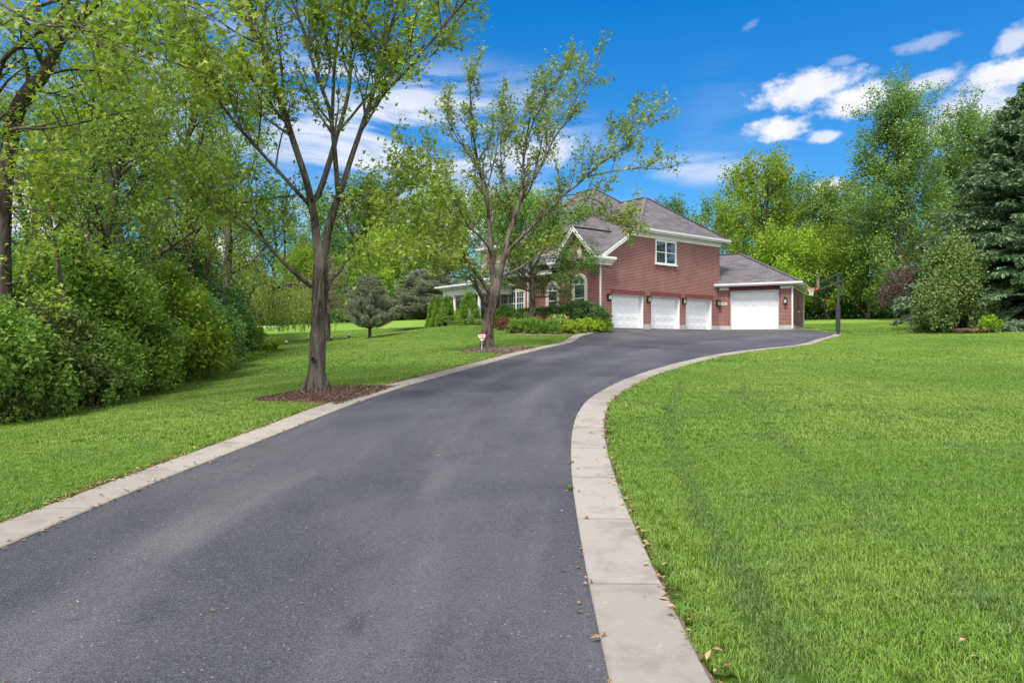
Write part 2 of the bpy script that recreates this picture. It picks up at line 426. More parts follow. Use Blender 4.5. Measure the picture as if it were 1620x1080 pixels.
def grass_nodes(N, L, P, blade):
    big = nz(N, L, .22, 4, .6, P, .3); mid = nz(N, L, 1.1, 4, .6, P); fine = nz(N, L, 7, 3, .6, P)
    c = mixc(N, L, mapr(N, L, big, .35, .65), (.158, .290, .042), (.235, .355, .062))
    c = mixc(N, L, mapr(N, L, mid, .46, .70, 0, .55), c, (.125, .215, .065))
    c = mixc(N, L, mapr(N, L, fine, .5, .75, 0, .55), c, (.25, .35, .09))
    # two faint worn wheel tracks that bend round inside the right edging
    sx = N.new('ShaderNodeSeparateXYZ'); L.new(P, sx.inputs[0])
    def m_(op, a, b):
        q = N.new('ShaderNodeMath'); q.operation = op
        for i, v in enumerate((a, b)):
            if isinstance(v, (int, float)): q.inputs[i].default_value = v
            else: L.new(v, q.inputs[i])
        return q.outputs[0]
    cx_ = m_('ADD', m_('MULTIPLY', m_('MULTIPLY', sx.outputs[1], sx.outputs[1]), .0102), 1.30)
    dd = m_('ADD', m_('SUBTRACT', sx.outputs[0], cx_), m_('MULTIPLY', m_('SUBTRACT', mid, .5), .9))
    for o_, s_ in ((0, .75), (1.5, .4)):
        w_ = mapr(N, L, m_('ABSOLUTE', m_('SUBTRACT', dd, o_), 0), .22, .03, 0, s_)
        w_ = m_('MULTIPLY', w_, mapr(N, L, big, .38, .60, .25, 1.))
        w_ = m_('MULTIPLY', w_, mapr(N, L, sx.outputs[1], 19, 13, 0, 1))
        c = mixc(N, L, w_, c, (.095, .160, .065))
    return c
def ground_mat():
    m, nt, N, L, out = mat_base('lawn_soil')
    p = N.new('ShaderNodeBsdfPrincipled'); L.new(p.outputs[0], out.inputs[0])
    g = N.new('ShaderNodeNewGeometry'); P = g.outputs['Position']
    c = grass_nodes(N, L, P, False)
    d = nz(N, L, 40, 4, .7, P)
    c = mixc(N, L, mapr(N, L, d, .35, .65, .0, .5), c, (.06, .12, .015))
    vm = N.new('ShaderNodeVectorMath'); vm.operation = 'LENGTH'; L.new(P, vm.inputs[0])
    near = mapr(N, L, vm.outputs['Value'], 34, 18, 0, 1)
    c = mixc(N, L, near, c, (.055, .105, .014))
    L.new(c, p.inputs['Base Color']); p.inputs['Roughness'].default_value = .95
    p.inputs['Specular IOR Level'].default_value = .1
    L.new(bump(N, L, nz(N, L, 18, 5, .7, P), .9, .05), p.inputs['Normal'])
    return m
MAT['ground'] = ground_mat()
def blade_mat():
    m, nt, N, L, out = mat_base('grass_blade')
    g = N.new('ShaderNodeNewGeometry'); P = g.outputs['Position']
    c = grass_nodes(N, L, P, True)
    r = g.outputs['Random Per Island']
    v = ramp(N, L, r, [(0, (.62, .68, .6)), (.5, (1, 1, 1)), (.93, (1.25, 1.18, 1.2)), (1, (1.9, 1.35, 2.6))])
    c = mixc(N, L, 1.0, c, v, 'MULTIPLY')
    p = N.new('ShaderNodeBsdfPrincipled'); L.new(c, p.inputs['Base Color'])
    p.inputs['Roughness'].default_value = .45; p.inputs['Specular IOR Level'].default_value = .4
    t = N.new('ShaderNodeBsdfTranslucent'); L.new(mixc(N, L, 1., c, (1.2, 1.2, .5), 'MULTIPLY'), t.inputs[0])
    mx = N.new('ShaderNodeMixShader'); mx.inputs[0].default_value = .35
    L.new(p.outputs[0], mx.inputs[1]); L.new(t.outputs[0], mx.inputs[2]); L.new(mx.outputs[0], out.inputs[0])
    return m
MAT['blade'] = blade_mat()
def chips_mat(name, a, b, c3):
    m, nt, N, L, out = mat_base(name)
    p = N.new('ShaderNodeBsdfPrincipled'); L.new(p.outputs[0], out.inputs[0])
    g = N.new('ShaderNodeNewGeometry')
    c = ramp(N, L, g.outputs['Random Per Island'], [(0, a), (.5, b), (1, c3)])
    c = mixc(N, L, mapr(N, L, nz(N, L, 22, 5, .7, g.outputs['Position']), .35, .65, 0, .6), c, tuple(x*.5 for x in a))
    L.new(c, p.inputs['Base Color']); p.inputs['Roughness'].default_value = .9
    p.inputs['Specular IOR Level'].default_value = .15
    return m
MAT['mulch'] = chips_mat('bark_mulch', (.075, .045, .032), (.15, .095, .068), (.27, .19, .145))
MAT['mulch_pale'] = chips_mat('old_mulch', (.13, .10, .08), (.24, .19, .15), (.38, .32, .26))
MAT['litter'] = chips_mat('leaf_litter', (.16, .085, .045), (.33, .19, .10), (.52, .36, .22))
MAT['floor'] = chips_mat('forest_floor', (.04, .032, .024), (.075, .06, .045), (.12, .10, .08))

LEAF = {
 'maple': leaf_mat('maple_leaf', ((.095,.185,.020),(.190,.285,.030),(.340,.400,.060)), .42),
 'maple2': leaf_mat('maple_leaf_mid', ((.088,.165,.026),(.170,.245,.034),(.320,.375,.080)), .38),
 'wood': leaf_mat('wood_leaf', ((.068,.165,.022),(.135,.250,.032),(.25,.37,.055)), .36),
 'wood_lime': leaf_mat('lime_leaf', ((.100,.185,.018),(.175,.270,.024),(.28,.36,.040)), .42),
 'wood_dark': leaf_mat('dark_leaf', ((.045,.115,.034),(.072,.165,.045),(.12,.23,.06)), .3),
 'shrub': leaf_mat('shrub_leaf', ((.066,.160,.022),(.115,.235,.034),(.22,.35,.06)), .3),
 'shrub_lime': leaf_mat('lime_shrub_leaf', ((0.135, 0.243, 0.016), (0.203, 0.324, 0.022), (0.297, 0.432, 0.035)), .35),
 'cotton': leaf_mat('cottonwood_leaf', ((0.090, 0.183, 0.040), (0.139, 0.240, 0.056), (0.209, 0.318, 0.085)), .36),
 'dogwood': leaf_mat('variegated_leaf', ((.060,.120,.025),(.105,.185,.035),(.26,.33,.12)), .3),
 'spruce': leaf_mat('spruce_needle', ((.050,.105,.050),(.095,.170,.082),(.19,.28,.15)), .12),
 'pine': leaf_mat('pine_needle', ((.13,.155,.10),(.20,.225,.15),(.29,.31,.22)), .15),
 'pinebrown': leaf_mat('brown_needle', ((0.128, 0.105, 0.068), (0.225, 0.165, 0.120), (0.330, 0.225, 0.180)), .15),
 'purple': leaf_mat('purple_leaf', ((.055,.034,.040),(.100,.058,.066),(.17,.11,.12)), .25),
 'cone': leaf_mat('cone_needle', ((0.068, 0.153, 0.017), (0.119, 0.238, 0.024), (0.204, 0.340, 0.037)), .15, nscale=2.),
 'willow': leaf_mat('willow_leaf', ((.13,.20,.03),(.19,.27,.045),(.28,.35,.08)), .4),
 'hedge': leaf_mat('hedge_leaf', ((0.048, 0.120, 0.016), (0.088, 0.184, 0.022), (0.144, 0.256, 0.035)), .2, nscale=1.5),
 'barberry': leaf_mat('barberry_leaf', ((0.105, 0.033, 0.024), (0.180, 0.060, 0.039), (0.285, 0.112, 0.068)), .25, nscale=2.),
 'taxus': leaf_mat('viburnum_leaf', ((0.068, 0.153, 0.044), (0.111, 0.212, 0.060), (0.170, 0.289, 0.093)), .25, nscale=1.5),
 'lily': leaf_mat('daylily_leaf', ((.055, .13, .02), (.12, .24, .03), (.22, .36, .06)), .3, nscale=1.5),
 'spirea': leaf_mat('spirea_leaf', ((.12,.23,.016),(.24,.38,.024),(.40,.52,.045)), .25, nscale=2.2),
 'crab': leaf_mat('crabapple_leaf', ((0.068, 0.165, 0.033), (0.112, 0.232, 0.045), (0.195, 0.315, 0.068)), .35),
}
MAT['petal'] = plain('rose_petal', (.80, .60, .26), .6, var=.15, scale=40)

# ------------------------------------------------------------------ terrain
CPS = [(0,3.2,0),(0,0,0),(0,-6,-.12),(0,6,.04),(0,10,.25),(0,14,.50),(2,20,.85),(5,26,1.2),
       (-5,3,0),(-5,8,.12),(6,4,0),(6,10,.27),(10,14,.55),(14,20,.92),(20,25,1.25),(25,35,2.0),
       (-20,14,-.05),(-26,30,.4),(-32,50,1.4),(-15,-6,-.15),(15,-6,-.1),(30,10,.5),(34,22,1.3),
       (5.32,41.9,2.43),(15.0,49.2,2.43),(19.4,46.9,2.43),(10.2,45.6,2.43),(17.2,48.,2.43),(13,43,2.16),(17,43.3,2.2),(9,39,1.9),
       (-2,50,2.66),(0,60,2.95),(10,60,2.75),(24,54,2.6),(30,50,2.8),
       (150,0,2),(-150,0,2),(0,-80,-1),(80,-80,-1),(-80,-80,-1),(150,150,7),(-150,150,6),(0,170,7),(0,110,5),(60,110,6),(-60,100,5)]
def addpx(px, py, Y):
    w = W(px, py, Y); CPS.append((w.x, w.y, w.z)); return w
for q in [(500,618,14),(768,552,28),(580,534,40),(430,548,36),(480,545.5,38),(560,542,40),(450,549,45),(450,540,53),
          (450,518,76),(600,508.5,75),(515,541,49),(700,517,46),(811,529,37.3),(881,530,37),(690,508,72),(700,530,37),(620,560,26),
          (0,675,12),(150,640,15.5),(300,602,21),(400,566,29),(905,542.6,32.5),(915,535,36),(930,529,39),(948,526,41),(992,523.7,42.3),
          (1174,555.4,26),(1264,546,31),(1290,538,35),(1322,524.5,43),(1326,530,42),(1440,503,75),(1330,505,76),(1300,514,58),
          (1600,520,41),(1480,520,43),(1400,512,58)]: addpx(*q)
CP = np.array(CPS, dtype=np.float64)
def _phi(r2): return 0.5*r2*np.log(np.maximum(r2, 1e-9))
def _fit():
    n = len(CP); d = ((CP[:, None, :2]-CP[None, :, :2])**2).sum(-1)
    K = _phi(d)+np.eye(n)*1.5
    P = np.hstack([np.ones((n, 1)), CP[:, :2]])
    A = np.zeros((n+3, n+3)); A[:n, :n] = K; A[:n, n:] = P; A[n:, :n] = P.T
    return np.linalg.solve(A, np.concatenate([CP[:, 2], np.zeros(3)]))
_w = _fit()
def H(x, y):
    x = np.asarray(x, dtype=np.float64); y = np.asarray(y, dtype=np.float64); sh = x.shape
    x = x.ravel(); y = y.ravel(); out = np.empty(len(x))
    for i in range(0, len(x), 20000):
        xs = x[i:i+20000]; ys = y[i:i+20000]
        d = (xs[:, None]-CP[None, :, 0])**2+(ys[:, None]-CP[None, :, 1])**2
        out[i:i+20000] = _phi(d) @ _w[:-3] + _w[-3]+_w[-2]*xs+_w[-1]*ys
    return out.reshape(sh)
def h1(x, y): return float(H(np.array([x]), np.array([y]))[0])
def G(px, py, ymin=2.5, ymax=60):
    """point of the terrain seen in the photo at a pixel (used once, to lay the plan out)"""
    Y = np.arange(ymin, ymax, .02); X = (px-CX)/F_PX*Y
    z = EYE+(CY-py)/F_PX*Y; g = H(X, Y)
    k = np.argmax(z <= g); return np.array([X[k], Y[k]])

# ------------------------------------------------------------------ plan of the drive
def crom(pts, step=.25):
    P = np.array(pts, dtype=float); P = np.vstack([2*P[0]-P[1], P, 2*P[-1]-P[-2]])
    out = []
    for i in range(1, len(P)-2):
        t = np.linspace(0, 1, 24, endpoint=False)[:, None]
        a, b, c, d = P[i-1], P[i], P[i+1], P[i+2]
        out.append(.5*((2*b)+(-a+c)*t+(2*a-5*b+4*c-d)*t**2+(-a+3*b-3*c+d)*t**3))
    out.append(P[-2][None]); Q = np.vstack(out)
    s = np.concatenate([[0], np.cumsum(np.linalg.norm(np.diff(Q, axis=0), axis=1))])
    n = max(2, int(s[-1]/step)); ss = np.linspace(0, s[-1], n+1)
    return np.stack([np.interp(ss, s, Q[:, k]) for k in range(Q.shape[1])], 1)
def smooth(Q, it=3):
    for _ in range(it):
        R = Q.copy(); R[1:-1] = .25*Q[:-2]+.5*Q[1:-1]+.25*Q[2:]; Q = R
    return Q
pxy = lambda px, Y: np.array([(px-CX)/F_PX*Y, Y])
Lin = [G(*p) for p in [(0,871),(78,837),(194,786),(311,738),(389,707),(428,696-3),(474,674),(522,653.7),(585,631.5),(659,607),(733,586),(789,570.5),(844,556)]]
Lin = [Lin[0]+(Lin[0]-Lin[2])*2.2, Lin[0]+(Lin[0]-Lin[2])] + Lin + [pxy(881,30.2), pxy(905.5,32.9), pxy(915,36), pxy(930,39), pxy(948,41.0), pxy(970,41.9), pxy(992,42.5)]
Rin = [G(*p) for p in [(964,1079),(937,952),(915,833),(904,748),(904,697),(909,667),(920,645),(934,630),(961,614),(993,599),(1038,584),(1082,572.6),(1127,562.5)]]
Rin = [Rin[0]+(Rin[0]-Rin[1])*5, Rin[0]+(Rin[0]-Rin[1])*2] + Rin + [pxy(1174,26), pxy(1220,28.5), pxy(1264,31.2), pxy(1290,35), pxy(1322,43)]
Lc = smooth(crom(Lin), 4); Rc = smooth(crom(Rin), 4)
def offset(Q, d):
    t = np.gradient(Q, axis=0); t /= np.linalg.norm(t, axis=1)[:, None]
    n = np.stack([-t[:, 1], t[:, 0]], 1); return Q+n*d
KW = .47
Lo = offset(Lc, KW); Ro = offset(Rc, -KW)
A0 = np.array([5.32, 41.9]); U = np.array([.7976, .6032]); Vv = np.array([-.6032, .7976])
B0 = A0+U*12.1
D0 = np.array([math.sin(math.radians(118)), math.cos(math.radians(118))]); D1 = np.array([-D0[1], D0[0]])
C0 = B0+D0*4.94
top_edge = np.array([A0+U*.9, A0+U*4, A0+U*8, B0, B0+D0*2.5, C0, C0+D1*.3, pxy(1322,43)+np.array([-.3,.4])])
drive_poly = np.vstack([Lc, top_edge, Rc[::-1]])
outer_poly = np.vstack([Lo, top_edge, Ro[::-1]])
def inside(poly, x, y):
    x = np.asarray(x); y = np.asarray(y); c = np.zeros(x.shape, bool); n = len(poly); j = n-1
    for i in range(n):
        xi, yi = poly[i]; xj, yj = poly[j]
        if yi != yj:
            c ^= ((yi > y) != (yj > y)) & (x < (xj-xi)*(y-yi)/(yj-yi)+xi)
        j = i
    return c
def dist_line(Q, x, y):
    x = np.asarray(x).ravel(); y = np.asarray(y).ravel(); best = np.full(len(x), 1e9)
    for i in range(len(Q)-1):
        a = Q[i]; b = Q[i+1]; d = b-a; l2 = max(d@d, 1e-9)
        t = np.clip(((x-a[0])*d[0]+(y-a[1])*d[1])/l2, 0, 1)
        r = (x-a[0]-t*d[0])**2+(y-a[1]-t*d[1])**2
        best = np.minimum(best, r)
    return np.sqrt(best)

# mulch beds and wood edge (plan polygons)
bed1 = crom([G(*p) for p in [(400,633),(424,628.5),(448,624.5),(482,618.5),(544,613.5),(617,612.5),(634,610)]]+[G(600,622),G(560,634),G(532,642.5)]+[G(*p) for p in [(520,638),(484,638.5),(424,637.5),(402,635)]], .2)
bed2 = crom([G(*p) for p in [(727,556.5),(742,552.8),(780,550.4),(815,550),(850,550.5)]]+[G(820,556),G(796,562)]+[G(*p) for p in [(780,559.5),(745,559),(730,557.6)]], .2)
loc2w = lambda x, y: A0+U*x+Vv*y
bed3 = crom([pxy(672,47.5),pxy(690,46.2),pxy(745,44.3),pxy(770,43.5),pxy(800,40.5),pxy(806,37.8),pxy(830,37.0),pxy(880,36.9),pxy(908,38.0),pxy(925,40.1),pxy(944,41.45),pxy(962,41.9),loc2w(.9,-.1),loc2w(0,.1),loc2w(0,5.6),loc2w(-.8,6),loc2w(-.8,12),loc2w(-4,14)], .3)
wood_edge = np.array([[-13,-6],[-11.5,4],G(0,676),G(75,658),G(150,641),G(225,622),G(300,603),G(360,582),G(400,567),pxy(418,33),pxy(425,38),pxy(405,46),pxy(300,60)])
wood_edge = crom(wood_edge, .3)
wood_poly = np.vstack([wood_edge, [[-60,75],[-90,40],[-60,-6]]])

def build_ground():
    def axis(lo, hi, step, far0, far1):
        a = np.arange(lo, hi+1e-6, step); b = [lo]; s = step
        while b[-1] > far0: s *= 1.25; b.append(b[-1]-s)
        c = [hi]; s = step
        while c[-1] < far1: s *= 1.25; c.append(c[-1]+s)
        return np.concatenate([np.array(b[1:])[::-1], a, np.array(c[1:])])
    xs = axis(-16, 30, .4, -500, 500); ys = axis(-4, 56, .4, -300, 700)
    X, Y = np.meshgrid(xs, ys); Z = H(X, Y)
    rr = np.hypot(X, Y-30); far = np.clip((rr-130)/200, 0, 1); Z = Z*(1-far)+7*far
    ins = inside(outer_poly, X, Y)
    d = dist_line(np.vstack([Lo, top_edge, Ro[::-1]]), X, Y).reshape(X.shape)
    Z = Z-np.where(ins & (d > .12), .09, 0)
    n, m = X.shape; idx = np.arange(n*m).reshape(n, m)
    F = np.stack([idx[:-1, :-1], idx[:-1, 1:], idx[1:, 1:], idx[1:, :-1]], -1).reshape(-1, 4)
    o = mesh_np('lawn_ground', np.stack([X, Y, Z], -1).reshape(-1, 3), [F], MAT['ground'], smooth=True)
    tag(o, 'wide green lawn sloping gently up towards the trees', kind='structure')
build_ground()

def build_drive():
    # loft between the two edges, the left one prolonged along the garage fronts
    Lfull = np.vstack([Lc, A0+U*1.0-Vv*.1, A0+U*1.2+Vv*.25, A0+U*6+Vv*.25, B0+Vv*.25, B0+D0*2.5+D1*.25, C0+D1*.25, pxy(1322,43)+np.array([-.6,.35])])
    def res(Q, n):
        s = np.concatenate([[0], np.cumsum(np.linalg.norm(np.diff(Q, axis=0), axis=1))])
        ss = np.linspace(0, s[-1], n); return np.stack([np.interp(ss, s, Q[:, k]) for k in (0, 1)], 1)
    kL = 0
    # near part: pair by arc length up to the end of the left kerb
    n1 = 150; La = res(Lc[:-12], n1)
    # match right curve: near part until px 1174
    k = int(np.argmin(np.abs(Rc[:, 1]-26))); Ra = res(Rc[:k], n1)
    n2 = 60; Lb = res(np.vstack([Lc[-13:], Lfull[len(Lc):]]), n2); Rb = res(Rc[k-1:], n2)
    LL = np.vstack([La, Lb[1:]]); RR = np.vstack([Ra, Rb[1:]])
    m = 25; t = np.linspace(0, 1, m)[None, :, None]
    Pq = LL[:, None]*(1-t)+RR[:, None]*t
    Z = H(Pq[..., 0], Pq[..., 1])+.004
    V = np.concatenate([Pq, Z[..., None]], -1).reshape(-1, 3)
    n = len(LL); idx = np.arange(n*m).reshape(n, m)
    F = np.stack([idx[:-1, :-1], idx[:-1, 1:], idx[1:, 1:], idx[1:, :-1]], -1).reshape(-1, 4)
    cen = Pq.mean(1); sl = np.concatenate([[0], np.cumsum(np.linalg.norm(np.diff(cen, axis=0), axis=1))])
    uvv = np.stack([np.broadcast_to(np.linspace(0, 5.3, m)[None], (n, m)), np.broadcast_to(sl[:, None], (n, m))], -1).reshape(-1, 2)
    o = mesh_np('driveway', V, [F], MAT['asphalt'], smooth=True, uv=uvv[F.ravel()])
    tag(o, 'dark asphalt driveway curving up to the garages', kind='structure')
build_drive()

def build_kerb(Q, side, lab, slab=1.55):
    Qs = crom(Q[::6], .1); inn = Qs; outq = offset(Qs, side*KW)
    n = len(Qs); V = []; F = []
    per = int(slab/.1); i = 0; rng = random.Random(4)
    while i < n-2:
        j = min(n-1, i+per)
        rows = list(range(i, j+1)); gap = .022
        base = len(V); prof = [(0., -.12), (0., .016), (.012, .026), (KW-.012, .030), (KW, .020), (KW, -.12)]
        dz = rng.uniform(-.003, .003)
        for kk, r in enumerate(rows):
            a = inn[r].copy(); b = outq[r].copy()
            t = Qs[min(r+1, n-1)]-Qs[max(r-1, 0)]; t = t/np.linalg.norm(t)
            drop = 0.
            if kk == 0: a = a+t*gap/2; b = b+t*gap/2; drop = .0
            if kk == len(rows)-1: a = a-t*gap/2; b = b-t*gap/2; drop = .0
            w = (b-a)/KW; za = h1(a[0], a[1]); zb = h1(b[0], b[1])
            for (o_, z_) in prof:
                p = a+w*o_; V.append((p[0], p[1], za+(zb-za)*o_/KW+z_+dz-(drop if z_ > 0 else 0)))
        m = len(prof)
        for r in range(len(rows)-1):
            for c in range(m-1):
                q = [base+r*m+c, base+(r+1)*m+c, base+(r+1)*m+c+1, base+r*m+c+1]
                F.append(q if side < 0 else q[::-1])
        for e in (base, base+(len(rows)-1)*m):
            F.append([e, e+1, e+4, e+5]); F.append([e+1, e+2, e+3, e+4])
        i = j
    o = mesh_np('kerb', np.array(V), [np.array(F)], MAT['kerb'])
    tag(o, lab, kind='structure')
_H = H
# cheaper height lookup for the kerbs
def _hgrid():
    xs = np.arange(-14, 30, .25); ys = np.arange(-4, 52, .25)
    X, Y = np.meshgrid(xs, ys); Z = H(X, Y)
    def f(x, y):
        i = (np.asarray(x)+14)/.25; j = (np.asarray(y)+4)/.25
        i0 = np.clip(np.floor(i).astype(int), 0, Z.shape[1]-2); j0 = np.clip(np.floor(j).astype(int), 0, Z.shape[0]-2)
        fx = i-i0; fy = j-j0
        return (Z[j0, i0]*(1-fx)*(1-fy)+Z[j0, i0+1]*fx*(1-fy)+Z[j0+1, i0]*(1-fx)*fy+Z[j0+1, i0+1]*fx*fy)
    return f
HG = _hgrid()
_h1_exact = h1
def h1(x, y):
    if -13 < x < 28 and -3 < y < 50: return float(HG(x, y))
    return _h1_exact(x, y)
build_kerb(Lc, 1, 'pale concrete edging along the house side of the drive')
build_kerb(Rc, -1, 'pale concrete edging curving along the right lawn')

def sheet(name, poly, step, dz, mat, mound=0., chips=0, csize=(.02, .05), label='', seed=1, thin=.35, extra_pts=None):
    rng = np.random.default_rng(seed)
    x0, y0 = poly.min(0); x1, y1 = poly.max(0)
    xs = np.arange(x0-step, x1+step*2, step); ys = np.arange(y0-step, y1+step*2, step)
    X, Y = np.meshgrid(xs, ys); d = dist_line(np.vstack([poly, poly[:1]]), X, Y).reshape(X.shape)
    ins = inside(poly, X, Y)
    # pull outside grid points near the border onto it
    Z = H(X, Y)+dz+np.where(ins, np.minimum(d/.6, 1)*mound, -.05)
    n, m = X.shape; idx = np.arange(n*m).reshape(n, m)
    keep = ins[:-1, :-1] | ins[:-1, 1:] | ins[1:, 1:] | ins[1:, :-1]
    F = np.stack([idx[:-1, :-1], idx[:-1, 1:], idx[1:, 1:], idx[1:, :-1]], -1)[keep]
    V = np.stack([X, Y, Z], -1).reshape(-1, 3)
    used = np.unique(F); mp = -np.ones(n*m, int); mp[used] = np.arange(len(used)); V = V[used]; F = mp[F]
    if chips:
        P = rng.uniform((x0, y0), (x1, y1), (chips*3, 2)); P = P[inside(poly, P[:, 0], P[:, 1])][:chips]
        if extra_pts is not None: P = np.vstack([P, extra_pts])
        k = len(P); d = dist_line(np.vstack([poly, poly[:1]]), P[:, 0], P[:, 1])
        z = H(P[:, 0], P[:, 1])+dz+np.minimum(d/.6, 1)*mound+rng.uniform(.003, .02, k)
        c = np.column_stack([P, z]); CV, CF = quads(rng, c, rng.uniform(csize[0], csize[1], k), up=2.2, wid=thin)
        F = np.vstack([F, CF+len(V)]); V = np.vstack([V, CV])
    o = mesh_np(name, V, [F], mat)
    return tag(o, label, kind='stuff', cat='mulch')

# ------------------------------------------------------------------ leaves and branches
def norm(a): return a/np.maximum(np.linalg.norm(a, axis=-1, keepdims=True), 1e-9)
def quads(rng, c, s, up=.6, wid=.36, fold=.12, dirs=None, dirw=0., droop=0.):
    """one kite-shaped leaf per centre"""
    n = len(c); nm = norm(rng.normal(size=(n, 3))+np.array([0, 0, up]))
    t = rng.normal(size=(n, 3))
    if dirs is not None: t = t*(1-dirw)+dirs*dirw*1.6
    t[:, 2] -= droop
    t = norm(t-(t*nm).sum(1, keepdims=True)*nm); b = np.cross(nm, t); s = np.asarray(s)[:, None]
    V = np.stack([c, c+t*s*.45+b*s*wid+nm*s*fold, c+t*s, c+t*s*.45-b*s*wid+nm*s*fold], 1).reshape(-1, 3)
    return V, np.arange(n*4).reshape(n, 4)
def maple(rng, c, s, up=.7, droop=.3):
    """three pointed lobes per leaf"""
    n = len(c); nm = norm(rng.normal(size=(n, 3))+np.array([0, 0, up]))
    t = rng.normal(size=(n, 3)); t[:, 2] -= droop
    t = norm(t-(t*nm).sum(1, keepdims=True)*nm); b = np.cross(nm, t); s = np.asarray(s)[:, None]
    P = [c, c+t*s*.42+b*s*.17, c+t*s, c+t*s*.42-b*s*.17]
    for sg in (1, -1):
        d = t*.42+b*sg*.68; e = t*.62-b*sg*.28
        P += [c+t*s*.30+b*sg*s*.06, c+d*s*.95+nm*s*.06]
    V = np.stack([P[0], P[1], P[2], P[3], P[5], P[7], c+t*s*.12+b*s*.36, c+t*s*.12-b*s*.36], 1).reshape(-1, 3)
    base = (np.arange(n)*8)[:, None]
    F = np.vstack([base+np.array([[0, 1, 2, 3]]), base+np.array([[0, 6, 4, 1]]), base+np.array([[0, 3, 5, 7]])])
    return V, F

class Tubes:
    def __init__(s): s.V = []; s.F = []; s.n = 0
    def add(s, P, R, k=6, rough=0., seed=0):
        P = np.asarray(P, float); R = np.asarray(R, float); m = len(P)
        T = norm(np.gradient(P, axis=0)); ref = np.array([.31, .95, .07]) if abs(T[0][2]) > .5 else np.array([0, 0, 1.])
        A = norm(np.cross(T, ref)); B = np.cross(T, A); a = np.arange(k)*2*math.pi/k
        R = R[:, None]
        if rough:
            rg = np.random.default_rng(seed+5); zz = np.concatenate([[0], np.cumsum(np.linalg.norm(np.diff(P, axis=0), axis=1))])[:, None]
            f = 0
            for q in range(9):
                w = rg.integers(3, 15); f = f+np.sin(a[None]*w+rg.uniform(0, 6.28)+np.sin(zz*rg.uniform(1.5, 4)+rg.uniform(0, 6))*1.6+zz*rg.uniform(-1.5, 1.5))/w**.35
            R = R*(1+rough*f/3+rough*.5*rg.normal(size=(m, k)))
        V = P[:, None]+(A[:, None]*np.cos(a)[None, :, None]+B[:, None]*np.sin(a)[None, :, None])*R[..., None]
        i = np.arange(m-1)[:, None]*k; j = np.arange(k)[None]; j2 = (j+1) % k
        F = np.stack([i+j, i+j2, i+k+j2, i+k+j], -1).reshape(-1, 4)+s.n
        s.V.append(V.reshape(-1, 3)); s.F.append(F); s.n += m*k
    def obj(s, name, mat, parent): return mesh_np(name, np.vstack(s.V), [np.vstack(s.F)], mat, parent, smooth=True)

def poly_at(P, t):
    m = len(P)-1; f = t*m; i = min(int(f), m-1); return P[i]+(P[i+1]-P[i])*(f-i), norm(P[i+1]-P[i])
def child(rng, P, t, length, ang, lift, seg=5, wob=.14, R=None, prefer=None):
    p, T = poly_at(P, t); r = rng.normal(size=3)
    if prefer is not None: r = r+prefer
    r = norm(r-(r@T)*T); a = ang*rng.uniform(.75, 1.25)
    d = norm(T*math.cos(a)+r*math.sin(a)+np.array([0, 0, lift*.4])); out = [p]; L = length/seg
    for i in range(seg):
        d = norm(d+rng.normal(size=3)*wob+np.array([0, 0, lift*.16])); out.append(out[-1]+d*L)
    return np.array(out)
def rad(P, R, t):
    return np.interp(t, np.linspace(0, 1, len(R)), R)

def foliage(rng, twigs, per, size, jit, kind='kite', up=.6, droop=.3, t0=.15, dirw=0.):
    C = []; D = []
    for P in twigs:
        k = max(1, int(per*rng.uniform(.6, 1.4))); t = rng.uniform(t0, 1.05, k)*(len(P)-1)
        i = np.minimum(t.astype(int), len(P)-2); f = (t-i)[:, None]
        C.append(P[i]*(1-f)+P[i+1]*f+rng.normal(size=(k, 3))*jit)
        D.append(np.repeat(norm(P[-1]-P[0])[None], k, 0))
    C = np.vstack(C); s = rng.uniform(.65, 1.25, len(C))*size
    if kind == 'maple': return maple(rng, C, s, up, droop)
    return quads(rng, C, s, up, droop=droop, dirs=np.vstack(D), dirw=dirw)

def grow(rng, tubes, limbs, n2, l2, n3, l3, a2=.75, a3=.8, lift2=.5, lift3=.4, t2=(.25, 1.), t3=(.15, 1.), prefer=None):
    """limbs: list (P, R). adds branches and twigs to tubes, returns twigs"""
    tw = []
    for (P, R) in limbs:
        Ln = np.linalg.norm(np.diff(P, axis=0), axis=1).sum()
        k2 = max(2, int(n2*Ln))
        for i in range(k2):
            t = t2[0]+(t2[1]-t2[0])*(i+rng.uniform(0, 1))/k2
            le = l2*rng.uniform(.6, 1.3)*(1.15-.55*t)
            B = child(rng, P, min(t, .999), le, a2, lift2, prefer=prefer); r0 = min(rad(P, R, t)*.6, .05*l2+.006)
            tubes.add(B, np.linspace(r0, .006, len(B)), 5)
            for j in range(n3):
                tt = t3[0]+(t3[1]-t3[0])*(j+rng.uniform(0, 1))/n3
                C = child(rng, B, min(tt, .999), l3*rng.uniform(.6, 1.3), a3, lift3, seg=3)
                tubes.add(C, np.linspace(max(.004, r0*.35), .003, len(C)), 3); tw.append(C)
            tw.append(B[2:])
    return tw

def plant(name, loc, label, cat, group=None): return empty(name, loc, 0, label, cat, group)

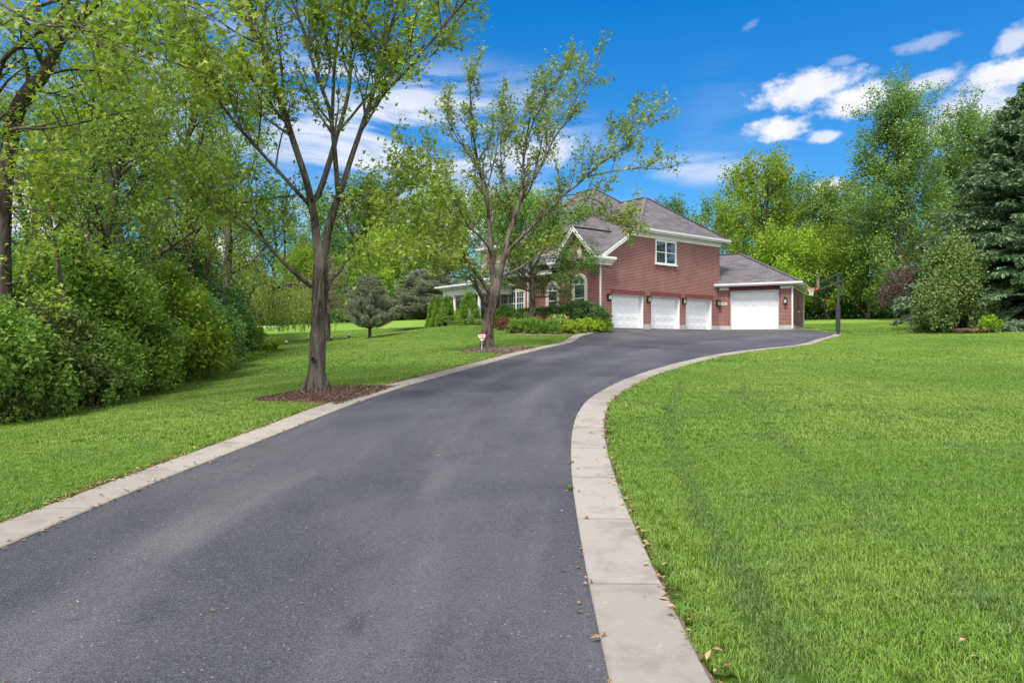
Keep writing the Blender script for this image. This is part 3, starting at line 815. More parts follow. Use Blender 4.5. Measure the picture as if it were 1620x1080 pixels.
# ================================================================== THE HOUSE
ZP = 2.45
house = empty('brick_house', (A0[0], A0[1], ZP), math.atan2(U[1], U[0]),
              'large red brick house with grey shingle roofs and four white garage doors', 'house')
def build_house():
    # local frame: x runs back along the garage wall, y along the front, z up; y=0 garage wall, x=0 front wall
    hr = math.atan2(U[1], U[0])
    Hm = Matrix.Translation((A0[0], A0[1], ZP)) @ Matrix.Rotation(hr, 4, 'Z')
    Gm = Matrix.Translation((B0[0], B0[1], ZP)) @ Matrix.Rotation(math.atan2(D0[1], D0[0]), 4, 'Z')
    SM = Hm.inverted() @ Gm           # small-garage frame expressed in the house frame

    def wall_cells(mb, x0, x1, z0, z1, y, holes, depth, flip=False):
        xs = sorted({x0, x1, *[h[0] for h in holes], *[h[1] for h in holes]})
        zs = sorted({z0, z1, *[h[2] for h in holes], *[h[3] for h in holes]})
        for i in range(len(xs)-1):
            for j in range(len(zs)-1):
                cx = (xs[i]+xs[i+1])/2; cz = (zs[j]+zs[j+1])/2
                if any(h[0] < cx < h[1] and h[2] < cz < h[3] for h in holes): continue
                mb.poly([(xs[i], y, zs[j]), (xs[i+1], y, zs[j]), (xs[i+1], y, zs[j+1]), (xs[i], y, zs[j+1])])
        for (a, b, c, d) in holes:
            mb.poly([(a, y, c), (a, y, d), (a, y+depth, d), (a, y+depth, c)])
            mb.poly([(b, y, c), (b, y+depth, c), (b, y+depth, d), (b, y, d)])
            mb.poly([(a, y, d), (b, y, d), (b, y+depth, d), (a, y+depth, d)])
    doors = [(1.14, 4.03), (4.76, 7.66), (8.30, 11.16)]
    DH = 2.13
    # ---- garage wing walls
    w = MB()
    wall_cells(w, 0, 12.1, .0, 3.6, 0, [(a, b, 0, DH) for a, b in doors], .34)
    w.poly([(0, 0, 3.6), (12.1, 0, 3.6), (12.1, 0, 5.94), (2.55, 0, 5.94), (0.0, 0, 4.25)])
    w.poly([(12.1, 0, 0), (12.1, 12, 0), (12.1, 12, 5.94), (12.1, 0, 5.94)])
    w.poly([(12.1, 12, 0), (0, 12, 0), (0, 12, 5.94), (12.1, 12, 5.94)])
    w.build('garage_wall', MAT['brick'], house)
    # front wall with gable, plane x=0
    f = MB()
    f.poly([(0, 5.75, 0), (0, 0, 0), (0, 0, 4.2), (0, 1.95, 6.18), (0, 3.9, 4.2), (0, 5.75, 4.0)])
    f.poly([(-.83, 12.2, 0), (-.83, 5.75, 0), (-.83, 5.75, 3.6), (-.83, 12.2, 3.6)])
    f.poly([(-.83, 5.75, 0), (0, 5.75, 0), (0, 5.75, 3.6), (-.83, 5.75, 3.6)])
    f.poly([(-.83, 12.2, 3.6), (-.83, 12.2, 0), (2, 12.2, 0), (2, 12.2, 3.6)])
    f.build('front_wall', MAT['brick'], house)
    s = MB()
    s.poly([(.9, 14, 2.5), (.9, 2.2, 2.5), (.9, 2.2, 6.3), (.9, 14, 6.3)])
    s.poly([(.9, 14, 0), (.9, 12, 0), (.9, 12, 2.5), (.9, 14, 2.5)])
    s.poly([(12.6, 14, 0), (.9, 14, 0), (.9, 14, 6.3), (12.6, 14, 6.3)])
    s.poly([(12.6, 2.2, 0), (12.6, 14, 0), (12.6, 14, 6.3), (12.6, 2.2, 6.3)])
    s.build('upper_wall', MAT['siding'], house)
    # foundation strips between the doors
    for a, b in ((0, 1.14), (4.03, 4.76), (7.66, 8.30), (11.16, 12.1)):
        fd = MB(); fd.box(a+.004, b-.004, -.022, .3, -.3, .26); fd.build('foundation', MAT['found'], house)
    # ---- lintels (soldier course)
    for a, b in doors:
        l = MB(); l.box(a-.12, b+.12, -.045, .05, DH+.004, DH+.27); l.build('lintel', MAT['lintel'], house)
    # ---- garage doors
    def garage_door(x0, x1, z1, cols, rows, y, m=None, reveal=.34):
        fr = MB(m); t = .10
        fr.box(x0+.003, x0+t, y-.03, y+.02, 0, z1-.003); fr.box(x1-t, x1-.003, y-.03, y+.02, 0, z1-.003)
        fr.box(x0+t, x1-t, y-.03, y+.02, z1-t, z1-.003)
        fr.box(x1-.028, x1-.004, y-reveal+.01, y-.03, 0, z1-.004); fr.box(x0+.004, x0+.028, y-reveal+.01, y-.03, 0, z1-.004)
        fr.box(x0+.03, x1-.03, y-reveal+.01, y-.03, z1-.028, z1-.004)
        d = MB(m); X0, X1, Z1 = x0+t+.002, x1-t-.002, z1-t-.002
        rh = Z1/rows; cw = (X1-X0)/cols
        for r in range(rows):
            d.box(X0, X1, y, y+.05, .005+r*rh, (r+1)*rh-.002)
            for c in range(cols):
                a, b = X0+c*cw+.09, X0+(c+1)*cw-.09; e, g = r*rh+.11, (r+1)*rh-.11
                # sunk ring with a raised field: four sloping strips and a centre
                yo, yi = y-.002, y-.015
                A = [(a, yo, e), (b, yo, e), (b, yo, g), (a, yo, g)]
                I = [(a+.06, yi, e+.05), (b-.06, yi, e+.05), (b-.06, yi, g-.05), (a+.06, yi, g-.05)]
                for k in range(4):
                    j = (k+1) % 4; d.poly([A[k], A[j], I[j], I[k]])
                d.poly(I)
        o = d.build('garage_door', MAT['door_white'], house)
        fr.build('door_frame', MAT['white'], o)
        sl = MB(m); sl.box(X0, X1, y-.012, y+.03, -.02, .012); sl.build('bottom_seal', MAT['black'], o)
        return o
    for a, b in doors: garage_door(a, b, DH, 4, 4, .34)
    # ---- lanterns
    def lantern(x, z, y=0, m=None):
        mm = (m @ Matrix.Translation((x, y, z))) if m else Matrix.Translation((x, y, z))
        l = MB(mm)
        l.box(-.09, .09, -.03, -.002, -.30, .16)
        l.box(-.02, .02, -.20, -.03, .10, .135)
        l.cyl((0, -.20, .07), (0, -.20, .17), .15, .05, 8); l.cyl((0, -.20, .17), (0, -.20, .24), .035, .012, 8)
        l.cyl((0, -.20, .04), (0, -.20, .07), .15, .15, 8)
        l.cyl((0, -.20, -.27), (0, -.20, -.23), .10, .11, 8); l.cyl((0, -.20, -.34), (0, -.20, -.27), .02, .06, 8)
        for k in range(4):
            a = math.pi/4+k*math.pi/2
            l.bar((.105*math.cos(a), -.20+.105*math.sin(a), -.23), (.13*math.cos(a), -.20+.13*math.sin(a), .04), .022, .022)
        o = l.build('wall_lantern', MAT['black'], house)
        g = MB(mm); g.cyl((0, -.20, -.225), (0, -.20, .035), .085, .10, 8); g.build('lantern_glass', MAT['lamp_glass'], o)
    for x in (.80, 4.42, 7.99, 11.75): lantern(x, 1.98)
    lantern(4.44, 2.02, -.08, SM)
    # ---- windows
    def window(m, x0, x1, z0, z1, y, frame, arch=False, div=1, grid=False, surround=.1, rail=.5):
        """m: frame where the wall faces -y"""
        f = MB(m); t = .075; cx = (x0+x1)/2
        if arch:
            r = (x1-x0)/2; zc = z1-r; n = 16
            def ring(R0, R1, ya, yb, mb):
                for k in range(n):
                    a, b = math.pi*k/n, math.pi*(k+1)/n
                    p = lambda R, q, yy: (cx+R*math.cos(q), yy, zc+R*math.sin(q))
                    mb.poly([p(R0, a, ya), p(R1, a, ya), p(R1, b, ya), p(R0, b, ya)][::-1])
                    mb.poly([p(R1, a, ya), p(R1, a, yb), p(R1, b, yb), p(R1, b, ya)][::-1])
                    mb.poly([p(R0, a, ya), p(R0, a, yb), p(R0, b, yb), p(R0, b, ya)])
            sm = MB(m); ring(r-.004, r+surround, y-.09, y, sm)
            sm.box(x0-surround, x0+.004, y-.09, y, z0, zc); sm.box(x1-.004, x1+surround, y-.09, y, z0, zc)
            ring(r-t, r-.006, y-.05, y, f); top = zc
            f.box(x0+t, x1-t, y-.048, y-.002, zc-.045, zc+.045)
            for q in (.33, .5, .67): f.bar((cx, y-.035, zc), (cx+(r-t)*math.cos(math.pi*q), y-.035, zc+(r-t)*math.sin(math.pi*q)), .02, .02)
        else:
            sm = MB(m); sm.box(x0-surround, x0-.001, y-.06, y, z0, z1+surround); sm.box(x1+.001, x1+surround, y-.06, y, z0, z1+surround)
            sm.box(x0-.001, x1+.001, y-.06, y, z1, z1+surround); top = z1
            f.box(x0+t, x1-t, y-.05, y, z1-t, z1-.002)
        f.box(x0+.006, x0+t, y-.05, y, z0, top); f.box(x1-t, x1-.006, y-.05, y, z0, top); f.box(x0+t, x1-t, y-.05, y, z0, z0+t)
        for k in range(1, div):
            c = x0+(x1-x0)*k/div; f.box(c-.06, c+.06, y-.052, y-.001, z0+t, top-.004)
        zr = z0+(top-z0)*rail
        w_ = (x1-x0)/div
        for k in range(div):
            a = x0+k*w_+(.06 if k else t); b = x0+(k+1)*w_-(.06 if k < div-1 else t)
            f.box(a+.001, b-.001, y-.046, y-.003, zr-.03, zr+.03)
            if grid:
                for q in (1/3, 2/3): f.box(a+(b-a)*q-.01, a+(b-a)*q+.01, y-.03, y-.004, z0+t, zr-.03); f.box(a+(b-a)*q-.01, a+(b-a)*q+.01, y-.03, y-.004, zr+.03, top-t)
                f.box(a, b, y-.028, y-.005, (z0+zr)/2-.01, (z0+zr)/2+.01); f.box(a, b, y-.028, y-.005, (top+zr)/2-.01, (top+zr)/2+.01)
        o = f.build('window', MAT['white'], house)
        sm.build('window_surround', frame, o)
        g = MB(m); yy = y-.015
        if arch:
            pts = [(x0+t, yy, z0+t), (x1-t, yy, z0+t)]+[(cx+(r-t)*math.cos(math.pi*k/12), yy, zc+(r-t)*math.sin(math.pi*k/12)) for k in range(13)]
            g.poly(pts)
        else: g.poly([(x0+t, yy, z0+t), (x1-t, yy, z0+t), (x1-t, yy, z1-t), (x0+t, yy, z1-t)])
        g.build('pane', MAT['glass'], o)
        sl = MB(m); sl.box(x0-surround-.05, x1+surround+.05, y-.14, y, z0-.09, z0-.002); sl.build('sill', frame, o)
    window(None, 5.19, 7.21, 4.30, 5.84, 0, MAT['white'], div=2, surround=.05)
    def front(xp):   # frame on a wall x=xp facing -x : local X' = -y , Y' = x
        return Matrix.Translation((xp, 0, 0)) @ Matrix.Rotation(math.radians(-90), 4, 'Z')
    FM = front(0)     # (X',Y') -> (Y', -X')
    window(FM, -2.22, -1.16, .75, 3.30, 0, MAT['cream'], arch=True, surround=.16, rail=.56)
    window(FM, -4.80, -3.80, .75, 3.0, 0, MAT['cream'], arch=True, surround=.16, rail=.62)
    window(front(-.83), -9.0, -6.3, .9, 2.62, 0, MAT['cream'], div=3, grid=True, surround=.12)
    window(front(-.83), -11.6, -10.2, .9, 2.62, 0, MAT['cream'], div=2, grid=True, surround=.12)
    window(front(.9), -5.0, -4.15, 4.75, 5.65, 0, MAT['cream'], surround=.08)
    window(front(.9), -9.5, -7.9, 4.6, 5.9, 0, MAT['cream'], div=2, surround=.08)
    k = MB(FM); k.prism([(-1.80, -.07, 4.45), (-1.50, -.07, 4.45), (-1.42, -.07, 4.95), (-1.65, -.07, 5.12), (-1.88, -.07, 4.95)], (0, .068, 0))
    k.build('keystone', MAT['cream'], house)
    # ---- roofs
    r = MB()
    e0, e1, e2 = (-.35, -.35, 4.3), (3.0, -.45, 6.42), (12.55, -.45, 6.42)
    ap, q = (7.92, 3.3, 9.53), (7.92, 12.5, 9.53)
    r.poly([e0, e1, ap, q, (-.35, 12.5, 4.3)]); r.poly([e1, e2, ap]); r.poly([e2, (12.55, 12.5, 6.42), q, ap])
    r.poly([(12.55, 12.5, 6.42), (-.35, 12.5, 4.3), q])
    # gable over the arched window
    r.poly([(-.38, -.22, 4.22), (.2, -.22, 4.22), (.2, .1, 4.544), (6, .1, 4.544), (6, 1.95, 6.42), (-.38, 1.95, 6.42)])
    r.poly([(6, 4.12, 4.22), (-.38, 4.12, 4.22), (-.38, 1.95, 6.42), (6, 1.95, 6.42)])
    # main hip
    a1, a2 = (6.7, 7.3, 10.72), (6.7, 9.3, 10.72)
    c1, c2, c3, c4 = (.4, 2.05, 6.32), (13, 2.05, 6.32), (13, 14.5, 6.32), (.4, 14.5, 6.32)
    r.poly([c4, c1, a1, a2]); r.poly([c1, c2, a1]); r.poly([c2, c3, a2, a1]); r.poly([c3, c4, a2])
    # lower front roof
    r.poly([(-.4, 5.7, 3.72), (-.4, 3.95, 3.72), (1.2, 3.95, 4.85), (1.2, 5.7, 4.85)])
    r.poly([(-1.25, 12.6, 3.72), (-1.25, 5.5, 3.72), (1.2, 5.5, 5.2), (1.2, 12.6, 5.2)])
    r.poly([(-1.25, 5.5, 3.72), (1.2, 5.5, 3.72), (1.2, 5.5, 5.2)])
    r.build('roof', MAT['shingle'], house)
    # ridge caps
    cp = MB()
    for a, b in ((e1, ap), (e2, ap), (ap, q), (c1, a1), (c2, a1), (a1, a2), ((-.38, 1.95, 6.42), (3.3, 1.95, 6.42))):
        a = Vector(a); b = Vector(b); cp.bar(a+Vector((0, 0, .015)), b+Vector((0, 0, .015)), .26, .035)
    cp.build('ridge_cap', MAT['shingle'], house)
    # small garage
    sw = MB(SM)
    wall_cells(sw, -2.2, .60, 0, 2.98, -.08, [], 0); wall_cells(sw, 4.14, 4.94, 0, 2.98, -.08, [], 0)
    sw.poly([(.60, -.08, 0), (.60, 0, 0), (.60, 0, 2.98), (.60, -.08, 2.98)]); sw.poly([(4.14, 0, 0), (4.14, -.08, 0), (4.14, -.08, 2.98), (4.14, 0, 2.98)])
    wall_cells(sw, .60, 4.14, 0, 3.0, 0, [(.76, 3.98, 0, 2.75)], .28)
    sw.poly([(4.94, -.08, 0), (4.94, 7.1, 0), (4.94, 7.1, 2.98), (4.94, -.08, 2.98)])
    sw.poly([(4.94, 7.1, 0), (-2.2, 7.1, 0), (-2.2, 7.1, 2.98), (4.94, 7.1, 2.98)])
    sw.build('side_garage_wall', MAT['brick'], house)
    sf = MB(SM)
    sf.box(.02, .76, -.10, .2, -.3, .26); sf.build('foundation', MAT['found'], house); sf = MB(SM); sf.box(3.98, 4.962, -.10, .2, -.3, .26); sf.box(4.7, 4.962, .2, 7.12, -.3, .26)
    sf.build('foundation', MAT['found'], house)
    hd = MB(SM); hd.box(.605, 4.135, -.03, .02, 2.755, 2.975); hd.build('lintel', MAT['lintel'], house)
    garage_door(.76, 3.98, 2.75, 5, 5, .28, SM, .28)
    sc = MB(SM)
    sc.box(0, .64, -.14, .0, 2.82, 2.995); sc.build('frieze', MAT['white'], house); sc = MB(SM); sc.box(4.10, 4.98, -.14, .0, 2.82, 2.995)
    sc.box(4.90, 4.98, 0, 7.12, 2.85, 2.995)
    sc.build('frieze', MAT['white'], house)
    pl = MB(SM); pl.box(.10, .53, -.11, -.082, 1.73, 1.93); po = pl.build('address_plaque', MAT['plaque'], house)
    text('40099', .135, SM @ Matrix.Translation((.135, -.113, 1.775)) @ Matrix.Rotation(math.radians(90), 4, 'X'), 'address_number', MAT['ink'], po, .003, house)
    # narrow shuttered opening on the far side wall
    sh = MB(SM); sh.box(4.94, 4.975, 2.9, 3.5, 1.35, 2.6); so = sh.build('side_window', MAT['shutter'], house)
    sl = MB(SM); sl.box(4.94, 5.03, 2.82, 3.58, 1.26, 1.345); sl.build('sill', MAT['white'], so)
    sr = MB(SM); z0 = 3.25; g1, g2 = (.8, 3.55, 5.82), (-3, 3.55, 5.82)
    sr.poly([(-3, -.5, z0), (5.42, -.5, z0), g1, g2]); sr.poly([(5.42, -.5, z0), (5.42, 7.6, z0), g1]); sr.poly([(5.42, 7.6, z0), (-3, 7.6, z0), g2, g1])
    sr.build('side_garage_roof', MAT['shingle'], house)
    cp = MB(SM)
    for a, b in (((5.42, -.5, z0), g1), ((5.42, 7.6, z0), g1), (g1, g2)): cp.bar(Vector(a)+Vector((0, 0, .015)), Vector(b)+Vector((0, 0, .015)), .26, .035)
    cp.build('ridge_cap', MAT['shingle'], house)
    # ---- eaves: soffit + fascia + gutter + frieze
    def eave(m, pts, out, zt, soff=.5, name='gutter'):
        """pts: two ends of the roof edge (outer line), out: outward unit vector (x,y)"""
        (xa, ya), (xb, yb) = pts; ox, oy = out
        g = MB(m); a = Vector((xa, ya, 0)); b = Vector((xb, yb, 0)); o = Vector((ox, oy, 0))
        def strip(o0, o1, z0, z1):
            p = [a+o*o0, b+o*o0, b+o*o1, a+o*o1]
            g.prism([(v.x, v.y, z0) for v in p], (0, 0, z1-z0))
        strip(-soff+.0, -.03, zt-.20, zt-.175)          # soffit
        strip(-.03, .0, zt-.22, zt-.03)                 # fascia
        strip(.001, .10, zt-.135, zt-.12); strip(.10, .125, zt-.13, zt-.005); strip(.125, .14, zt-.03, zt-.006)  # gutter
        return g.build(name, MAT['white'], house)
    eave(None, ((2.6, -.45), (12.69, -.45)), (0, -1), 6.42, .45)
    eave(None, ((12.55, -.45), (12.55, 4)), (1, 0), 6.42, .45)
    fz = MB(); fz.box(2.62, 12.13, -.05, .0, 5.92, 6.22); fz.box(2.58, 12.16, -.09, -.05, 6.10, 6.22); fz.build('frieze', MAT['white'], house)
    eave(SM, ((-1.2, -.5), (5.56, -.5)), (0, -1), z0, .5)
    eave(SM, ((5.42, -.5), (5.42, 7.74)), (1, 0), z0, .48)
    # rake board on the garage wing
    rk = MB()
    d = Vector(e1)-Vector(e0); up = Vector((0, 0, -.27))
    s0 = Vector((-.30, -.40, 4.30)); s1 = Vector((3.05, -.48, 6.42))
    rk.prism([s0, s1, s1+up, s0+up], (0, .05, 0))
    rk.prism([s0+Vector((0, -.04, .02)), s1+Vector((0, -.04, .02)), s1+Vector((0, -.04, -.07)), s0+Vector((0, -.04, -.07))], (0, .04, 0))
    rk.prism([s0+Vector((0, .05, -.20)), s1+Vector((0, .05, -.20)), s1+Vector((0, .43, -.20)), s0+Vector((0, .43, -.20))], (0, 0, -.02))
    rk.build('rake_board', MAT['white'], house)
    # cornice return wrapped round the corner
    co = MB()
    for o_, za, zb in ((.62, 4.20, 4.33), (.54, 4.12, 4.20), (.34, 4.00, 4.12), (.22, 3.86, 4.00)):
        co.box(-o_, .95, -o_, 0-.001, za, zb); co.box(-o_, -.001, 0, .62, za, zb)
    co.build('cornice', MAT['white'], house)
    co = MB()
    for o_, za, zb in ((.50, 4.20, 4.33), (.42, 4.12, 4.20), (.30, 4.00, 4.12)):
        co.box(-o_, -.001, 3.2, 4.35, za, zb)
    co.build('cornice', MAT['white'], house)
    # gable rake boards (front gable)
    for sgn, nm in ((-1, 'r'), (1, 'l')):
        g = MB(); yb = 1.95+sgn*2.17
        p0 = Vector((-.40, yb, 4.22)); p1 = Vector((-.40, 1.95, 6.44)); dn = Vector((0, 0, -.30))
        g.prism([p0, p1, p1+dn, p0+dn], (.05, 0, 0))
        g.prism([p0+Vector((.05, 0, -.22)), p1+Vector((.05, 0, -.22)), p1+Vector((.40, 0, -.22)), p0+Vector((.40, 0, -.22))], (0, 0, -.02))
        g.prism([p0+Vector((-.04, 0, .03)), p1+Vector((-.04, 0, .03)), p1+Vector((-.04, 0, -.08)), p0+Vector((-.04, 0, -.08))], (.04, 0, 0))
        g.build('rake_board', MAT['white'], house)
    # front eaves of upper and lower roofs
    eave(None, ((.40, 4.3), (.40, 14.5)), (-1, 0), 6.32, .5)
    eave(None, ((-.40, 3.98), (-.40, 5.45)), (-1, 0), 3.72, .4)
    eave(None, ((-1.25, 5.5), (-1.25, 12.6)), (-1, 0), 3.72, .42)
    # ---- downspouts
    def spout(m, x, y, z0_, z1_, nm='downspout'):
        d_ = MB(m); d_.box(x-.045, x+.045, y-.085, y-.012, z0_, z1_)
        d_.bar((x, y-.05, z1_), (x, y-.35, z1_+.28), .08, .08)
        d_.build(nm, MAT['white'], house)
    spout(None, .10, 0, .05, 3.80); spout(SM, 4.88, -.08, .05, 2.85); 
    d_ = MB(SM); d_.box(4.945, 5.03, 6.98, 7.08, .05, 3.05); d_.build('downspout', MAT['white'], house)
    d_ = MB(); d_.box(-.93, -.84, 5.80, 5.90, .05, 3.5); d_.build('downspout', MAT['white'], house)
    # ---- portico
    def col(x, y):
        c = MB(); c.cyl((x, y, .62), (x, y, 2.30), .125, .105, 16)
        c.box(x-.17, x+.17, y-.17, y+.17, .50, .62); c.box(x-.15, x+.15, y-.15, y+.15, 2.30, 2.40)
        c.build('porch_column', MAT['white'], house, smooth=False)
    for x, y in ((-3.5, 12.1), (-3.5, 10.95), (-3.5, 7.85), (-1.2, 12.1), (-3.5, 9.0)): col(x, y)
    e = MB()
    e.box(-3.66, -3.34, 7.65, 12.3, 2.40, 2.80); e.box(-3.34, -.9, 7.65, 7.9, 2.40, 2.80); e.box(-3.34, -.9, 12.05, 12.3, 2.40, 2.80)
    e.box(-3.80, -.85, 7.52, 12.44, 2.80, 2.90); e.box(-3.98, -.85, 7.34, 12.62, 2.90, 2.98); e.box(-4.10, -.85, 7.22, 12.74, 2.98, 3.08)
    e.build('portico_entablature', MAT['white'], house)
    e = MB(); e.poly([(-4.05, 12.7, 3.09), (-4.05, 7.26, 3.09), (-.8, 9.2, 3.7), (-.8, 10.9, 3.7)]); e.poly([(-4.05, 7.26, 3.09), (-.8, 7.26, 3.09), (-.8, 9.2, 3.7)]); e.poly([(-.8, 12.7, 3.09), (-4.05, 12.7, 3.09), (-.8, 10.9, 3.7)])
    e.build('portico_roof', MAT['shingle'], house)
    e = MB(); e.box(-3.9, -.84, 7.4, 12.5, -.3, .46); e.box(-3.95, -.84, 7.35, 12.55, .46, .50); e.build('porch_floor', MAT['found'], house)
    ch = MB(); ch.box(9.4, 10.2, 10.0, 11.0, 7.6, 11.2); ch.build('chimney', MAT['brick'], house)
    # hose bib and small box by the big door
    b = MB(SM); b.box(.60, .68, -.06, -.002, 2.42, 2.52); b.build('door_sensor', MAT['black'], house)

def text(s, size, m, name, mat, parent, ext, root):
    c = bpy.data.curves.new(name, 'FONT'); c.body = s; c.size = size; c.extrude = ext
    t = bpy.data.objects.new(name, c); COL.objects.link(t)
    dg = bpy.context.evaluated_depsgraph_get(); me = bpy.data.meshes.new_from_object(t.evaluated_get(dg))
    bpy.data.objects.remove(t); bpy.data.curves.remove(c)
    me.transform(m); me.materials.clear(); me.materials.append(mat)
    o = bpy.data.objects.new(name, me); COL.objects.link(o); o.parent = parent; return o
build_house()

# ================================================================== BASKETBALL HOOP
def build_hoop():
    w = W(1326, 530, 42); r = empty('basketball_hoop', (w.x, w.y, h1(w.x, w.y)), 0,
        'black pole basketball hoop with clear backboard and red rim beside the drive', 'basketball hoop')
    # local -x' axis: direction the basket faces (towards the drive)
    r.rotation_euler = (0, 0, math.radians(-20))
    Hh = 3.82
    m = MB(); m.box(-.065, .065, -.065, .065, -.1, Hh); m.box(-.09, .09, -.09, .09, 1.80, 1.84); m.box(-.2, .2, -.2, .2, -.05, .03)
    m.build('pole', MAT['pole'], r)
    m = MB(); m.box(-.135, .115, -.115, .115, .18, 1.80); m.build('pole_pad', MAT['pad'], r)
    bx = -1.12
    for y in (-.11, .11):
        m = MB(); m.bar((.10, y, Hh-.03), (bx+.06, y, Hh-.60), .04, .075); m.build('arm', MAT['pole'], r)
        m = MB(); m.bar((.34, y, Hh-.46), (bx+.06, y, Hh-1.02), .04, .075); m.build('arm', MAT['pole'], r)
    m = MB(); m.bar((.30, 0, Hh-.5), (.33, 0, 1.9), .03, .03); m.box(.10, .34, -.03, .03, 2.55, 2.6); m.cyl((.33, -.06, 2.45), (.33, .06, 2.45), .06, .06, 8)
    m.build('height_crank', MAT['pole'], r)
    z0, z1 = Hh-1.05, Hh-.02
    m = MB(); t = .05
    for a, b, c, d in ((-.9, .9, z0, z0+t), (-.9, .9, z1-t, z1), (-.9, -.9+t, z0+t, z1-t), (.9-t, .9, z0+t, z1-t)): m.box(bx-.03, bx+.03, a, b, c, d)
    m.box(bx+.03, bx+.07, -.16, .16, z0-.06, z0+.62)
    bb = m.build('backboard_frame', MAT['pole'], r)
    m = MB(); m.box(bx-.036, bx-.024, -.9+t, .9-t, z0+t, z1-t); m.build('backboard_glass', MAT['lamp_glass'], bb)
    zr = z0+.12; cx = bx-.16-.24; R = .25
    m = MB(); m.box(bx-.14, bx-.04, -.09, .09, zr-.14, zr+.02); m.box(bx-.2, bx-.14, -.05, .05, zr-.03, zr+.01)
    n = 20
    for k in range(n):
        a, b = 2*math.pi*k/n, 2*math.pi*(k+1)/n
        m.bar((cx+R*math.cos(a), R*math.sin(a), zr), (cx+R*math.cos(b), R*math.sin(b), zr), .028, .028)
    rim = m.build('rim', MAT['red'], r)
    m = MB(); lv = 6
    for l in range(lv):
        ra = R*(1-.5*min(1, l/3.5)); rb = R*(1-.5*min(1, (l+1)/3.5)); za = zr-.01-l*.075; zb = za-.075
        for k in range(12):
            o = .5*(l % 2); a = 2*math.pi*(k+o)/12
            for s_ in (.5, -.5):
                b = a+s_*2*math.pi/12
                m.bar((cx+ra*math.cos(a), ra*math.sin(a), za), (cx+rb*math.cos(b), rb*math.sin(b), zb), .013, .013)
    m.build('net', MAT['net'], rim)
build_hoop()

# ================================================================== YARD SIGN
def build_sign():
    p = G(763.5, 554.5); z = h1(*p)
    r = empty('yard_sign', (p[0]-.02, p[1]-.25, z), math.radians(3), 'small red and white shield sign on a thin white stake before the rough trunk', 'yard sign')
    m = MB(); m.cyl((0, 0, -.1), (0, 0, .42), .010, .010, 8); m.build('stake', MAT['signwhite'], r)
    sc = .145
    out = [(-1, .75), (-.45, 1.0), (.45, 1.0), (1, .75), (.95, .1), (.72, -.55), (.35, -.95), (0, -1.08), (-.35, -.95), (-.72, -.55), (-.95, .1)]
    P = [(x*sc, -.012, .55+y*sc*1.02) for x, y in out]
    m = MB(); m.prism(P, (0, .012, 0)); m.build('sign_panel', MAT['signwhite'], r)
    def clip(z_lo, z_hi):
        def hw(zz):
            prof = [(-1.08, 0), (-.95, .35), (-.55, .72), (.1, .95), (.75, 1.), (1.0, .45)]
            return np.interp(zz, [a for a, _ in prof], [b for _, b in prof])
        zs = sorted({z_lo, z_hi, *[q for q in (-.95, -.55, .1, .75) if z_lo < q < z_hi]})
        L_ = [(-hw(q)*sc, -.016, .55+q*sc*1.02) for q in zs]; R_ = [(hw(q)*sc, -.016, .55+q*sc*1.02) for q in zs][::-1]
        return L_+R_
    m = MB(); m.prism(clip(.62, 1.0), (0, .003, 0)); m.prism(clip(-.62, -.30), (0, .003, 0)); m.build('red_band', MAT['signred'], r)
    text('Nec.', .13, Matrix.Translation((-.105, -.017, .55-.01)) @ Matrix.Rotation(math.radians(90), 4, 'X'), 'sign_lettering', MAT['ink'], r, .002, r)
build_sign()

def small_light(px, py, Y, lab, grp):
    w = W(px, py, Y); z = h1(w.x, w.y)
    r = empty('landscape_light', (w.x, w.y, z), 0, lab, 'garden light', grp)
    m = MB(); m.cyl((0, 0, -.1), (0, 0, .16), .025, .025, 8); m.build('stake', MAT['black'], r)
    m = MB(); m.cyl((-.06, 0, .20), (.10, -.05, .26), .05, .09, 10); m.cyl((0, 0, .14), (0, 0, .20), .03, .05, 8); m.build('lamp_head', MAT['black'], r)
small_light(695, 521, 43.5, 'small black spotlight on the lawn below the pointed evergreens', None)
def marker(px, Y, k):
    X = (px-CX)/F_PX*Y; z = h1(X, Y)
    r = empty('lawn_marker', (X, Y, z), 0, ['white topped dark marker on the far lawn beside the bush edge, farthest left',
         'white topped dark marker on the far lawn, second from the left', 'white topped dark marker just right of the thin brown pine trunk',
         'white topped dark marker on the far lawn nearest the round grey pine'][k], 'lawn marker', 'small white topped markers on the far lawn')
    m = MB(); m.cyl((0, 0, -.05), (0, 0, .22), .12, .08, 8); m.build('base', MAT['black'], r)
    m = MB(); m.cyl((0, 0, .22), (0, 0, .36), .09, .07, 8); m.build('cap', MAT['white'], r)
for k, (px, Y) in enumerate(((424, 47), (453, 48), (523, 50), (552, 52))): marker(px, Y, k)
def slab():
    w = W(424, 521, 70); z = h1(w.x, w.y); m = MB(Matrix.Translation((w.x, w.y, z)))
    m.box(-1.4, 1.5, -.4, .4, .22, .34); m.box(-1.1, -.8, -.3, .3, -.1, .22); m.box(.8, 1.1, -.3, .3, -.1, .22)
    o = m.build('stone_bench', MAT['plaque'])
    tag(o, 'low pale stone bench on the far lawn under the willow', 'bench')
slab()

# ================================================================== MULCH, LITTER, FLOOR
sheet('mulch', bed1, .12, .02, MAT['mulch'], .05, 9000, (.02, .06), 'dark brown bark mulch round the foot of the nearest tall tree by the drive', 3, .22)
sheet('mulch', bed2, .15, .02, MAT['mulch_pale'], .04, 7000, (.03, .08), 'pale weathered mulch round the rough trunked tree with the sign', 4, .25)
sheet('mulch', bed3, .25, .02, MAT['mulch'], .04, 6000, (.05, .10), 'mulch under the shrubs along the house front', 5, .25)
sheet('forest_floor', wood_poly, .6, .02, MAT['floor'], .05, 0, label='dark leaf covered ground under the trees on the left', seed=6)

